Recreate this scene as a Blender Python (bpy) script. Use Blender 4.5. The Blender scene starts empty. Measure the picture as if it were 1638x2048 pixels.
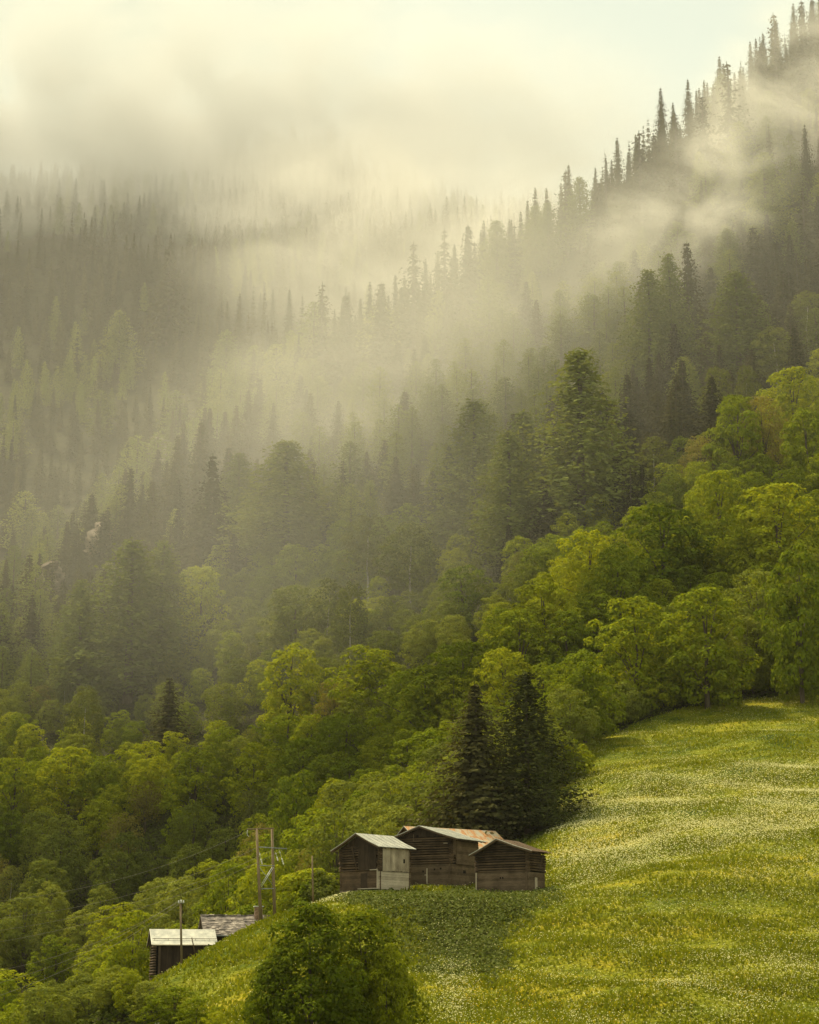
import bpy, math, random
import numpy as np
from mathutils import Vector

# ------------------------------------------------------------------ camera, sky, sun
scene = bpy.context.scene
COL = scene.collection
FPX = 4000.0                                   # focal length in photo pixels (photo 1638 x 2048)
PITCH = math.atan((1960 - 1024) / FPX)
CP, SP = math.cos(PITCH), math.sin(PITCH)
cam_d = bpy.data.cameras.new("camera"); cam = bpy.data.objects.new("camera", cam_d); COL.objects.link(cam)
cam_d.sensor_fit = 'HORIZONTAL'; cam_d.sensor_width = 36.0; cam_d.lens = 36.0 * FPX / 1638
cam_d.clip_start = 1.0; cam_d.clip_end = 20000
cam.location = (0, 0, 0); cam.rotation_euler = (math.pi / 2 + PITCH, 0, 0)
scene.camera = cam
scene.render.resolution_x, scene.render.resolution_y = 819, 1024
vs = scene.view_settings
vs.view_transform = 'Standard'; vs.look = 'None'; vs.exposure = 0.46; vs.gamma = 1.0; vs.use_curve_mapping = False

SUN_EL, SUN_AZ = math.radians(58), math.radians(-38)      # azimuth measured from +Y (the view) towards +X
world = bpy.data.worlds.new("World"); scene.world = world; world.use_nodes = True
def build_world():
    nt = world.node_tree; nt.nodes.clear(); N = nt.nodes.new; L = nt.links.new
    out = N('ShaderNodeOutputWorld'); bg = N('ShaderNodeBackground'); L(bg.outputs[0], out.inputs[0])
    bg.inputs['Strength'].default_value = 0.072
    sky = N('ShaderNodeTexSky'); sky.sky_type = 'NISHITA'; sky.sun_disc = False
    sky.sun_elevation = SUN_EL; sky.sun_rotation = SUN_AZ
    sky.dust_density = 4.0; sky.altitude = 1400
    tc = N('ShaderNodeTexCoord')
    # overcast cloud deck seen through thin gaps: soft cloud noise over the sky
    n1 = N('ShaderNodeTexNoise'); n1.inputs['Scale'].default_value = 5.0; n1.inputs['Detail'].default_value = 5; n1.inputs['Roughness'].default_value = 0.45
    L(tc.outputs['Generated'], n1.inputs['Vector'])
    cr = N('ShaderNodeValToRGB'); L(n1.outputs['Fac'], cr.inputs[0])
    cr.color_ramp.elements[0].position = 0.36; cr.color_ramp.elements[0].color = (7.2, 7.8, 6.1, 1)
    cr.color_ramp.elements[1].position = 0.66; cr.color_ramp.elements[1].color = (8.4, 9.1, 7.5, 1)
    mix = N('ShaderNodeMixRGB'); mix.inputs[0].default_value = 0.975
    L(sky.outputs[0], mix.inputs[1]); L(cr.outputs[0], mix.inputs[2])
    L(mix.outputs[0], bg.inputs['Color'])
build_world()
sun_d = bpy.data.lights.new("sun", 'SUN'); sun = bpy.data.objects.new("sun", sun_d); COL.objects.link(sun)
sun_d.energy = 5.0; sun_d.angle = math.radians(9); sun_d.color = (1.0, 0.90, 0.66)
_sd = Vector((math.sin(SUN_AZ) * math.cos(SUN_EL), math.cos(SUN_AZ) * math.cos(SUN_EL), math.sin(SUN_EL)))
sun.rotation_euler = _sd.to_track_quat('Z', 'Y').to_euler()
cy = scene.cycles
cy.max_bounces = 5; cy.diffuse_bounces = 2; cy.glossy_bounces = 1; cy.transmission_bounces = 2; cy.volume_bounces = 1
cy.transparent_max_bounces = 4; cy.volume_step_rate = 1.0; cy.volume_max_steps = 128
cy.use_denoising = True; cy.denoising_prefilter = 'ACCURATE'; cy.use_adaptive_sampling = True; cy.adaptive_threshold = 0.02
cy.caustics_reflective = False; cy.caustics_refractive = False

# ------------------------------------------------------------------ helpers
def at(px, py, Y):
    """the point at forward distance Y that the photo shows at pixel (px, py)"""
    u, v = (px - 819) / FPX, (1024 - py) / FPX
    d = (u, CP - v * SP, SP + v * CP)
    s = Y / d[1]
    return Vector((d[0] * s, Y, d[2] * s))
def pix(P):
    x, y, z = P
    c = y * CP + z * SP; w = -y * SP + z * CP
    return 819 + FPX * x / c, 1024 - FPX * w / c, c

def tag(o, label=None, cat=None, group=None, kind=None):
    if label: o["label"] = label
    if cat: o["category"] = cat
    if group: o["group"] = group
    if kind: o["kind"] = kind
    return o
def empty(name, loc, rz=0.0):
    o = bpy.data.objects.new(name, None); COL.objects.link(o); o.location = loc; o.rotation_euler = (0, 0, rz)
    o.empty_display_size = 0.5
    return o
def link(name, me, parent=None, loc=None):
    o = bpy.data.objects.new(name, me); COL.objects.link(o)
    if parent: o.parent = parent
    if loc is not None: o.location = loc
    return o
def np_mesh(name, V, F, mats, mi=None, smooth=False):
    """V (n,3), F (m,k) all polygons of the same k"""
    V = np.asarray(V, dtype=np.float32); F = np.asarray(F, dtype=np.int32); k = F.shape[1]
    me = bpy.data.meshes.new(name)
    me.vertices.add(len(V)); me.vertices.foreach_set('co', V.ravel())
    me.loops.add(F.size); me.loops.foreach_set('vertex_index', F.ravel())
    me.polygons.add(len(F)); me.polygons.foreach_set('loop_start', np.arange(0, F.size, k, dtype=np.int32))
    me.polygons.foreach_set('loop_total', np.full(len(F), k, dtype=np.int32))
    if mi is not None: me.polygons.foreach_set('material_index', np.asarray(mi, dtype=np.int32))
    if smooth: me.polygons.foreach_set('use_smooth', np.ones(len(F), dtype=bool))
    for m in (mats if isinstance(mats, (list, tuple)) else [mats]): me.materials.append(m)
    me.update(calc_edges=True)
    return me

class MB:
    """collects boxes, bars and round logs, then links them as one mesh"""
    def __init__(s): s.v = []; s.f = []
    def box(s, x0, x1, y0, y1, z0, z1):
        b = len(s.v)
        s.v += [(x, y, z) for z in (z0, z1) for y in (y0, y1) for x in (x0, x1)]
        s.f += [tuple(b + i for i in q) for q in ((0, 2, 3, 1), (4, 5, 7, 6), (0, 1, 5, 4), (2, 6, 7, 3), (0, 4, 6, 2), (1, 3, 7, 5))]
        return s
    def tube(s, p, q, r0, r1=None, n=8):
        r1 = r0 if r1 is None else r1
        p, q = Vector(p), Vector(q); d = (q - p).normalized()
        a = d.orthogonal().normalized(); c = d.cross(a); b = len(s.v)
        for o, r in ((p, r0), (q, r1)):
            for i in range(n):
                t = 2 * math.pi * i / n
                s.v.append(tuple(o + a * (r * math.cos(t)) + c * (r * math.sin(t))))
        for i in range(n):
            j = (i + 1) % n; s.f.append((b + i, b + j, b + n + j, b + n + i))
        s.f.append(tuple(b + n - 1 - i for i in range(n))); s.f.append(tuple(b + n + i for i in range(n)))
        return s
    def path(s, pts, r, n=6):
        for a, b in zip(pts[:-1], pts[1:]): s.tube(a, b, r, r, n)
        return s
    def prism(s, poly, axis_pts):
        """poly: list of points, swept by the vector axis_pts"""
        b = len(s.v); n = len(poly); d = Vector(axis_pts)
        s.v += [tuple(Vector(p)) for p in poly] + [tuple(Vector(p) + d) for p in poly]
        for i in range(n):
            j = (i + 1) % n; s.f.append((b + i, b + j, b + n + j, b + n + i))
        s.f.append(tuple(b + n - 1 - i for i in range(n))); s.f.append(tuple(b + n + i for i in range(n)))
        return s
    def build(s, name, mat, parent=None, smooth=False, loc=None):
        me = bpy.data.meshes.new(name); me.from_pydata(s.v, [], s.f); me.materials.append(mat)
        import bmesh
        bm = bmesh.new(); bm.from_mesh(me); bmesh.ops.recalc_face_normals(bm, faces=bm.faces); bm.to_mesh(me); bm.free()
        if smooth: me.polygons.foreach_set('use_smooth', [True] * len(me.polygons))
        return link(name, me, parent, loc)

# ------------------------------------------------------------------ materials
def new_mat(name):
    m = bpy.data.materials.new(name); m.use_nodes = True; m.node_tree.nodes.clear()
    return m, m.node_tree, m.node_tree.nodes.new, m.node_tree.links.new
def ramp(N, stops):
    r = N('ShaderNodeValToRGB'); e = r.color_ramp.elements
    while len(e) < len(stops): e.new(0.5)
    for el, (p, c) in zip(e, stops): el.position = p; el.color = (*c, 1)
    return r
def leaf_mat(name, dark, mid, light, trans=0.35):
    m, nt, N, L = new_mat(name)
    out = N('ShaderNodeOutputMaterial')
    oi = N('ShaderNodeObjectInfo'); ge = N('ShaderNodeNewGeometry')
    r1 = ramp(N, [(0.0, dark), (0.5, mid), (1.0, light)]); 
    # mix of tree-wide and leaf-wide variation
    mm = N('ShaderNodeMath'); mm.operation = 'MULTIPLY'; mm.inputs[1].default_value = 0.60; L(oi.outputs['Random'], mm.inputs[0])
    ma = N('ShaderNodeMath'); ma.operation = 'MULTIPLY_ADD'; ma.inputs[1].default_value = 0.40; L(ge.outputs['Random Per Island'], ma.inputs[0]); L(mm.outputs[0], ma.inputs[2])
    L(ma.outputs[0], r1.inputs[0])
    d = N('ShaderNodeBsdfDiffuse'); t = N('ShaderNodeBsdfTranslucent'); mx = N('ShaderNodeMixShader'); mx.inputs[0].default_value = trans
    L(r1.outputs[0], d.inputs[0])
    tm = N('ShaderNodeMixRGB'); tm.blend_type = 'MULTIPLY'; tm.inputs[0].default_value = 1; tm.inputs[2].default_value = (1.25, 1.15, 0.45, 1)
    L(r1.outputs[0], tm.inputs[1]); L(tm.outputs[0], t.inputs[0])
    L(d.outputs[0], mx.inputs[1]); L(t.outputs[0], mx.inputs[2]); L(mx.outputs[0], out.inputs[0])
    return m
def wood_mat(name, dark, light, stretch=(1, 1, 12), scale=2.5, rough=0.85):
    m, nt, N, L = new_mat(name)
    out = N('ShaderNodeOutputMaterial'); b = N('ShaderNodeBsdfPrincipled'); L(b.outputs[0], out.inputs[0])
    b.inputs['Roughness'].default_value = rough; b.inputs['Specular IOR Level'].default_value = 0.15
    tc = N('ShaderNodeTexCoord'); mp = N('ShaderNodeMapping'); mp.inputs['Scale'].default_value = stretch
    L(tc.outputs['Object'], mp.inputs[0])
    n = N('ShaderNodeTexNoise'); n.inputs['Scale'].default_value = scale; n.inputs['Detail'].default_value = 6; n.inputs['Roughness'].default_value = 0.65
    L(mp.outputs[0], n.inputs['Vector'])
    n2 = N('ShaderNodeTexNoise'); n2.inputs['Scale'].default_value = 0.9; n2.inputs['Detail'].default_value = 3; L(tc.outputs['Object'], n2.inputs['Vector'])
    ge = N('ShaderNodeNewGeometry')
    a = N('ShaderNodeMath'); a.operation = 'ADD'; L(n.outputs['Fac'], a.inputs[0]); L(n2.outputs['Fac'], a.inputs[1])
    a2 = N('ShaderNodeMath'); a2.operation = 'MULTIPLY_ADD'; a2.inputs[1].default_value = 0.35; L(ge.outputs['Random Per Island'], a2.inputs[0]); L(a.outputs[0], a2.inputs[2])
    r = ramp(N, [(0.0, dark), (1.0, light)]); mr = N('ShaderNodeMapRange'); mr.inputs[1].default_value = 0.75; mr.inputs[2].default_value = 1.6
    L(a2.outputs[0], mr.inputs[0]); L(mr.outputs[0], r.inputs[0]); L(r.outputs[0], b.inputs['Base Color'])
    bu = N('ShaderNodeBump'); bu.inputs['Strength'].default_value = 0.5; bu.inputs['Distance'].default_value = 0.03
    L(n.outputs['Fac'], bu.inputs['Height']); L(bu.outputs[0], b.inputs['Normal'])
    return m
def noise_mat(name, stops, scale=3.0, rough=0.9, detail=6, bump=0.3, metallic=0.0, stretch=(1, 1, 1)):
    m, nt, N, L = new_mat(name)
    out = N('ShaderNodeOutputMaterial'); b = N('ShaderNodeBsdfPrincipled'); L(b.outputs[0], out.inputs[0])
    b.inputs['Roughness'].default_value = rough; b.inputs['Metallic'].default_value = metallic; b.inputs['Specular IOR Level'].default_value = 0.2
    tc = N('ShaderNodeTexCoord'); mp = N('ShaderNodeMapping'); mp.inputs['Scale'].default_value = stretch; L(tc.outputs['Object'], mp.inputs[0])
    n = N('ShaderNodeTexNoise'); n.inputs['Scale'].default_value = scale; n.inputs['Detail'].default_value = detail; L(mp.outputs[0], n.inputs['Vector'])
    r = ramp(N, stops); L(n.outputs['Fac'], r.inputs[0]); L(r.outputs[0], b.inputs['Base Color'])
    bu = N('ShaderNodeBump'); bu.inputs['Strength'].default_value = bump; bu.inputs['Distance'].default_value = 0.05
    L(n.outputs['Fac'], bu.inputs['Height']); L(bu.outputs[0], b.inputs['Normal'])
    return m

M = {}
M['maple'] = leaf_mat('maple_leaves', (0.090, 0.125, 0.010), (0.205, 0.235, 0.013), (0.39, 0.385, 0.018), 0.32)
M['bushy'] = leaf_mat('dark_bush_leaves', (0.055, 0.080, 0.008), (0.125, 0.150, 0.010), (0.30, 0.31, 0.015), .28)
M['alder'] = leaf_mat('alder_leaves', (0.095, 0.112, 0.020), (0.170, 0.188, 0.028), (0.27, 0.28, 0.040), 0.30)
M['birch'] = leaf_mat('birch_leaves', (0.09, 0.105, 0.025), (0.14, 0.15, 0.032), (0.21, 0.20, 0.05), 0.35)
M['rust'] = leaf_mat('budding_leaves', (0.14, 0.115, 0.03), (0.21, 0.175, 0.04), (0.28, 0.24, 0.05), 0.30)
M['spruce'] = leaf_mat('spruce_needles', (0.030, 0.030, 0.012), (0.060, 0.057, 0.020), (0.11, 0.097, 0.034), 0.15)
M['larch'] = leaf_mat('larch_needles', (0.095, 0.115, 0.028), (0.165, 0.185, 0.042), (0.26, 0.27, 0.06), 0.22)
M['larch_dark'] = leaf_mat('dark_larch_needles', (0.045, 0.050, 0.016), (0.070, 0.075, 0.021), (0.115, 0.115, 0.030), 0.2)
M['bark'] = noise_mat('bark', [(0.3, (0.05, 0.035, 0.022)), (0.7, (0.14, 0.105, 0.07))], 4, stretch=(1, 1, 0.2))
M['birch_bark'] = noise_mat('birch_bark', [(0.35, (0.12, 0.10, 0.08)), (0.5, (0.38, 0.34, 0.27))], 3, stretch=(1, 1, 2))
M['dark_wood'] = wood_mat('dark_weathered_wood', (0.022, 0.013, 0.007), (0.17, 0.108, 0.060), stretch=(1, 1, 9))
M['mid_wood'] = wood_mat('grey_brown_wood', (0.035, 0.022, 0.012), (0.20, 0.135, 0.080), stretch=(1, 1, 9))
M['board_wood'] = wood_mat('pale_vertical_boards', (0.16, 0.115, 0.070), (0.62, 0.50, 0.34), stretch=(9, 9, 0.8))
M['pale_wood'] = wood_mat('pale_horizontal_planks', (0.28, 0.215, 0.14), (0.66, 0.54, 0.38), stretch=(1, 1, 9))
M['dark_board'] = wood_mat('dark_vertical_boards', (0.016, 0.010, 0.006), (0.075, 0.048, 0.028), stretch=(9, 9, 0.8))
M['black'] = noise_mat('dark_opening', [(0.4, (0.006, 0.004, 0.003)), (0.6, (0.012, 0.008, 0.005))], 3)  # shade inside window holes and behind gaps, put into a near-black colour
M['pole_wood'] = wood_mat('pole_wood', (0.11, 0.075, 0.038), (0.30, 0.21, 0.11), stretch=(3, 3, 0.3))
M['tin'] = noise_mat('tin_sheet', [(0.3, (0.26, 0.255, 0.21)), (0.7, (0.47, 0.445, 0.35))], 1.6, rough=0.55, bump=0.08, metallic=0.15)
M['rusty_tin'] = noise_mat('rusty_tin_sheet', [(0.36, (0.42, 0.36, 0.26)), (0.48, (0.46, 0.34, 0.20)), (0.56, (0.42, 0.19, 0.075)), (0.66, (0.50, 0.26, 0.10)), (0.78, (0.42, 0.36, 0.25))], 0.9, rough=0.7, bump=0.1, detail=8, stretch=(0.6, 1.6, 1.6))
M['edge_tin'] = noise_mat('tin_edge', [(0.3, (0.50, 0.46, 0.36)), (0.7, (0.68, 0.63, 0.50))], 3, rough=0.6, bump=0.05)
M['slab'] = noise_mat('stone_slabs', [(0.3, (0.08, 0.068, 0.06)), (0.5, (0.19, 0.155, 0.125)), (0.72, (0.42, 0.35, 0.28))], 1.7, rough=0.9, bump=0.6, detail=5)
M['stone'] = noise_mat('rough_stone', [(0.3, (0.10, 0.075, 0.05)), (0.7, (0.32, 0.25, 0.17))], 3.5, bump=0.8)
M['brick'] = noise_mat('brick', [(0.3, (0.16, 0.09, 0.055)), (0.7, (0.40, 0.26, 0.17))], 6, bump=0.5)
M['porcelain'] = noise_mat('porcelain', [(0.3, (0.75, 0.72, 0.62)), (0.7, (0.85, 0.82, 0.74))], 2, rough=0.3, bump=0.0)
M['steel'] = noise_mat('galvanised_steel', [(0.3, (0.22, 0.22, 0.20)), (0.7, (0.36, 0.36, 0.33))], 5, rough=0.5, bump=0.05, metallic=0.4)
M['pale_steel'] = noise_mat('pale_steel', [(0.3, (0.55, 0.54, 0.50)), (0.7, (0.68, 0.67, 0.62))], 5, rough=0.4, bump=0.0)
M['wire'] = noise_mat('wire', [(0.3, (0.14, 0.12, 0.08)), (0.7, (0.22, 0.19, 0.13))], 5, rough=0.5, bump=0.0)
M['rock'] = noise_mat('bare_rock', [(0.3, (0.12, 0.09, 0.06)), (0.55, (0.21, 0.16, 0.11)), (0.75, (0.32, 0.25, 0.17))], 0.35, bump=1.0, detail=9)

# ------------------------------------------------------------------ terrain
ctrl = [at(*c) for c in [
    # meadow, from its lower edge up to the wood
    (1900, 2048, 150), (1638, 2048, 150), (1300, 2048, 150), (1000, 2048, 150), (750, 2048, 150), (550, 2048, 152), (450, 2048, 158),
    (1638, 1900, 168), (1300, 1900, 170), (1000, 1905, 173), (800, 1905, 175), (650, 1915, 172), (550, 1950, 168), (450, 2000, 164),
    (1900, 1730, 192), (1638, 1750, 190), (1300, 1750, 193), (1150, 1785, 191), (1050, 1806, 190), (900, 1806, 190), (820, 1806, 190), (700, 1803, 190), (620, 1806, 189),
    (1070, 1780, 199), (980, 1776, 205), (870, 1770, 208), (760, 1778, 203), (690, 1785, 204),
    (1638, 1600, 222), (1300, 1605, 226), (1150, 1655, 222), (1640, 1480, 258), (1300, 1510, 260), (1150, 1550, 250),
    (1900, 1290, 312), (1638, 1370, 300), (1300, 1440, 288), (1130, 1495, 272),
    (520, 1856, 189), (450, 1893, 185), (385, 1918, 182), (320, 1946, 178),
    # the fall behind the knoll's crest
    (450, 1945, 200), (300, 1995, 198), (200, 2085, 195), (60, 2160, 195), (-150, 2250, 200), (250, 2110, 168), (0, 2250, 165),
    (600, 1862, 214), (500, 1960, 222), (400, 2010, 230), (200, 2100, 232), (0, 2140, 240), (-200, 2200, 240),
    (0, 2060, 265), (300, 2010, 262), (600, 1885, 250), (800, 1790, 240), (960, 1700, 226), (1050, 1690, 226),
    # broadleaf slope
    (-200, 2000, 300), (0, 1920, 305), (300, 1870, 310), (600, 1770, 300), (850, 1620, 290), (1000, 1560, 290),
    (0, 1740, 360), (300, 1660, 370), (600, 1580, 350), (850, 1480, 345), (1100, 1370, 320),
    (0, 1530, 440), (300, 1450, 450), (600, 1390, 420), (900, 1290, 400), (1200, 1270, 345), (1400, 1270, 335), (1638, 1190, 350), (1900, 1100, 370),
    # conifer spur
    (0, 1330, 520), (300, 1240, 530), (600, 1180, 500), (900, 1090, 480), (1200, 1050, 430), (1400, 1060, 410), (1638, 980, 430), (1900, 880, 450),
    (600, 990, 590), (900, 880, 570), (1200, 880, 510), (1400, 860, 490), (1638, 760, 520), (1900, 640, 540),
    (620, 850, 660), (900, 720, 660), (1200, 690, 600), (1400, 650, 590), (1638, 540, 620), (1900, 400, 640),
    (640, 705, 720), (760, 690, 725), (900, 590, 735), (1050, 510, 730), (1200, 430, 715), (1400, 370, 690), (1400, 270, 740), (1638, 300, 730), (1900, 180, 750),
    (1520, 160, 785), (1638, 80, 815), (1900, -60, 850),
    (430, 900, 650), (400, 960, 620), (220, 1100, 590), (100, 1220, 570),
    # gully, then the far slope
    (560, 790, 760), (420, 920, 700), (250, 1060, 650), (90, 1180, 630), (-100, 1250, 610),
    (760, 800, 800), (1000, 700, 830), (1300, 620, 860), (1638, 500, 950), (1900, 300, 1000),
    (-150, 1150, 700), (0, 1100, 700), (150, 1010, 730), (300, 910, 770), (450, 800, 800), (600, 700, 850),
    (-150, 900, 830), (0, 860, 840), (200, 790, 860), (400, 690, 900), (600, 600, 930), (800, 580, 960),
    (-150, 650, 980), (0, 640, 980), (200, 600, 990), (320, 560, 980), (450, 560, 1010), (600, 500, 1050), (850, 470, 1080),
    (-150, 470, 1100), (0, 460, 1100), (250, 430, 1120), (450, 400, 1150), (620, 370, 1180), (850, 430, 1250),
    (0, 400, 1230), (300, 370, 1240), (550, 320, 1260), (700, 330, 1280), (900, 450, 1400), (1200, 520, 1450),
]]
ctrl += [Vector(p) for p in [(-400, 0, -30), (0, 0, -26), (400, 0, -20), (-60, 60, -20), (60, 60, -16), (0, 110, -10.5), (60, 110, -9.5), (-60, 110, -17), (200, 120, -6), (-250, 120, -24),
                             (-500, 500, 40), (-600, 1000, 330), (500, 500, 190), (700, 900, 420), (-600, 1500, 500), (0, 1600, 430), (700, 1500, 380), (-400, 250, -14), (350, 300, 60)]]
CX = np.array([(p.x, p.y) for p in ctrl]) / 100.0; CZ = np.array([p.z for p in ctrl])
def _phi(r): return r * r * np.log(r + 1e-9)
_n = len(CX)
_A = np.zeros((_n + 3, _n + 3)); _A[:_n, :_n] = _phi(np.linalg.norm(CX[:, None] - CX[None], axis=2)) + np.eye(_n) * 0.004
_A[:_n, _n] = 1; _A[:_n, _n + 1:] = CX; _A[_n, :_n] = 1; _A[_n + 1:, :_n] = CX.T
_W = np.linalg.solve(_A, np.concatenate([CZ, np.zeros(3)]))
_rs = np.random.RandomState(7)
_waves = [(_rs.uniform(0, 2 * np.pi), _rs.uniform(0, 6.28), w) for w in (7, 9, 11, 13, 17, 23, 31)]
def H(x, y):
    """height of the ground"""
    x = np.atleast_1d(np.asarray(x, float)); y = np.atleast_1d(np.asarray(y, float)); out = np.empty(x.shape)
    for i in range(0, x.size, 20000):
        q = np.stack([x.ravel()[i:i + 20000], y.ravel()[i:i + 20000]], 1) / 100.0
        r = np.linalg.norm(q[:, None] - CX[None], axis=2)
        out.ravel()[i:i + 20000] = _phi(r) @ _W[:_n] + _W[_n] + q @ _W[_n + 1:]
    for a, p, w in _waves:                                        # soft terracettes and hummocks
        s = np.sin((x * np.cos(a) * 0.5 + y * np.sin(a)) * 2 * np.pi / w + p + 1.3 * np.sin(x / 19 + p))
        out += 0.017 * w * s * (0.35 + 0.65 * (np.sin(x / 27 + p * 2) * np.sin(y / 21 + p) > -0.2))* 0.55
    b = np.clip((330 - y) / 60, 0, 1) * np.clip((y - 120) / 30, 0, 1) * (1 - 0.9 * np.exp(-(((x - 2) / 20) ** 2 + ((y - 198) / 16) ** 2) ** 2))
    out += b * (0.22 * np.sin((y + 0.35 * x + 3.5 * np.sin(x / 11) + 2 * np.sin(x / 5.3 + 2)) * 2 * np.pi / 13.5) * (0.5 + 0.5 * np.sin(x / 14 + y / 23)) + 0.30 * np.sin(x / 3.1 + 2 * np.sin(y / 9)) * np.sin(y / 2.6 + x / 13))
    return out
def h(x, y): return float(H([x], [y])[0])
def ground(px, py, y0=120, y1=1500):
    """where the sight line through a pixel first meets the ground"""
    Y = np.concatenate([np.arange(y0, min(y1, 450), 0.5), np.arange(max(450, y0), y1, 2.0)])
    u, v = (px - 819) / FPX, (1024 - py) / FPX
    k = Y / (CP - v * SP)
    d = (SP + v * CP) * k - H(u * k, Y)
    hit = np.nonzero(d <= 0)[0]
    if len(hit) == 0: return None
    i = hit[0]
    return Vector((u * k[i], Y[i], h(u * k[i], Y[i])))
def inside(poly, x, y):
    x = np.atleast_1d(x); y = np.atleast_1d(y); r = np.zeros(x.shape, bool); n = len(poly)
    for i in range(n):
        (x1, y1), (x2, y2) = poly[i], poly[(i + 1) % n]
        c = ((y1 > y) != (y2 > y)) & (x < (x2 - x1) * (y - y1) / (y2 - y1 + 1e-12) + x1)
        r ^= c
    return r
def poly(pts): return [(at(px, 1750, D).x, D) for px, D in pts]
MEADOW = poly([(480, 100), (430, 150), (345, 170), (300, 181), (450, 192), (540, 197), (620, 203), (690, 214), (850, 218), (1000, 221), (1085, 222), (1120, 240), (1130, 272),
               (1220, 280), (1300, 287), (1400, 290), (1500, 293), (1640, 301), (1950, 316), (2600, 340), (2600, 100)])
DOCKS = poly([(690, 198), (740, 188), (830, 180), (880, 170), (935, 163), (985, 170), (1020, 180), (1100, 190), (1085, 196), (1000, 196), (960, 197), (830, 196)])

def fbm(x, y, s, seed):
    r = np.random.RandomState(seed); o = np.zeros_like(x); amp = 1.0
    for k in range(5):
        a = r.uniform(0, 6.28, 3); p = r.uniform(0, 6.28, 3); q = s / (1.9 ** k)
        for i in range(3): o += amp * np.sin((x * np.cos(a[i]) * .7 + y * np.sin(a[i])) / q * 2 * np.pi + p[i] + 1.5 * np.sin(x / q * 2 + p[i]))
        amp *= 0.62
    return o / 3.2
def in_docks(x, y, amp=1.5):
    x = np.asarray(x, float); y = np.asarray(y, float)
    return sum(inside(DOCKS, x + amp * fbm(x, y, 9, 51 + k) + 1.3 * (k - 1), y + amp * 1.6 * fbm(x, y, 8, 52 + k) + 2.2 * (k - 1)).astype(float) for k in range(3)) / 3
def axis(segs):
    out = [segs[0][0]]
    for a, b, st in segs:
        n = max(1, int(round((b - a) / st))); out += list(np.linspace(a, b, n + 1)[1:])
    return np.array(out)
def build_ground():
    gx = axis([(-620, -300, 20), (-300, -70, 5), (-70, 90, 0.8), (90, 320, 5), (320, 620, 20)])
    gy = axis([(-60, 100, 12), (100, 140, 2), (140, 310, 0.8), (310, 900, 5), (900, 1500, 12)])
    XX, YY = np.meshgrid(gx, gy); Z = H(XX.ravel(), YY.ravel())
    nx, ny = len(gx), len(gy)
    V = np.stack([XX.ravel(), YY.ravel(), Z], 1)
    i = np.arange(ny - 1)[:, None] * nx + np.arange(nx - 1)[None]
    F = np.stack([i, i + 1, i + nx + 1, i + nx], -1).reshape(-1, 4)
    me = np_mesh('ground', V, F, M['ground'], smooth=True)
    mask = inside(MEADOW, XX.ravel(), YY.ravel()).astype(np.float32)
    a = me.attributes.new('meadow', 'FLOAT', 'POINT'); a.data.foreach_set('value', mask)
    dk = in_docks(XX.ravel(), YY.ravel()).astype(np.float32)
    a = me.attributes.new('docks', 'FLOAT', 'POINT'); a.data.foreach_set('value', dk)
    o = link('ground', me); tag(o, kind='structure')
def ground_mat():
    m, nt, N, L = new_mat('ground')
    out = N('ShaderNodeOutputMaterial'); b = N('ShaderNodeBsdfPrincipled'); L(b.outputs[0], out.inputs[0])
    b.inputs['Roughness'].default_value = 0.95; b.inputs['Specular IOR Level'].default_value = 0.05
    tc = N('ShaderNodeTexCoord')
    def noise(scale, det=5, st=(1, 1, 1)):
        mp = N('ShaderNodeMapping'); mp.inputs['Scale'].default_value = st; L(tc.outputs['Object'], mp.inputs[0])
        n = N('ShaderNodeTexNoise'); n.inputs['Scale'].default_value = scale; n.inputs['Detail'].default_value = det; L(mp.outputs[0], n.inputs['Vector']); return n
    big = noise(0.06, 3, (0.6, 1.6, 1)); mid = noise(0.35, 4, (0.7, 1.4, 1)); fine = noise(3.2, 5)
    grass = ramp(N, [(0.36, (0.055, 0.080, 0.006)), (0.45, (0.130, 0.145, 0.008)), (0.55, (0.21, 0.200, 0.011)), (0.66, (0.31, 0.245, 0.012))])
    s = N('ShaderNodeMath'); s.operation = 'MULTIPLY_ADD'; s.inputs[1].default_value = 0.55; L(big.outputs['Fac'], s.inputs[0])
    s2 = N('ShaderNodeMath'); s2.operation = 'MULTIPLY'; s2.inputs[1].default_value = 0.45; L(mid.outputs['Fac'], s2.inputs[0]); L(s2.outputs[0], s.inputs[2])
    L(s.outputs[0], grass.inputs[0])
    fr = ramp(N, [(0.3, (0.55, 0.55, 0.55)), (0.7, (1.25, 1.25, 1.25))]); L(fine.outputs['Fac'], fr.inputs[0])
    gm = N('ShaderNodeMixRGB'); gm.blend_type = 'MULTIPLY'; gm.inputs[0].default_value = 1; L(grass.outputs[0], gm.inputs[1]); L(fr.outputs[0], gm.inputs[2])
    duff = ramp(N, [(0.35, (0.026, 0.022, 0.009)), (0.65, (0.044, 0.042, 0.013))]); L(mid.outputs['Fac'], duff.inputs[0])
    at_ = N('ShaderNodeAttribute'); at_.attribute_name = 'meadow'
    mx = N('ShaderNodeMixRGB'); L(at_.outputs['Fac'], mx.inputs[0]); L(duff.outputs[0], mx.inputs[1]); L(gm.outputs[0], mx.inputs[2])
    a2 = N('ShaderNodeAttribute'); a2.attribute_name = 'docks'
    mx2 = N('ShaderNodeMixRGB'); L(a2.outputs['Fac'], mx2.inputs[0]); L(mx.outputs[0], mx2.inputs[1]); mx2.inputs[2].default_value = (0.065, 0.074, 0.010, 1)
    L(mx2.outputs[0], b.inputs['Base Color'])
    bu = N('ShaderNodeBump'); bu.inputs['Strength'].default_value = 0.8; bu.inputs['Distance'].default_value = 0.35
    L(fine.outputs['Fac'], bu.inputs['Height']); L(bu.outputs[0], b.inputs['Normal'])
    return m
M['ground'] = ground_mat()
build_ground()

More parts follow.
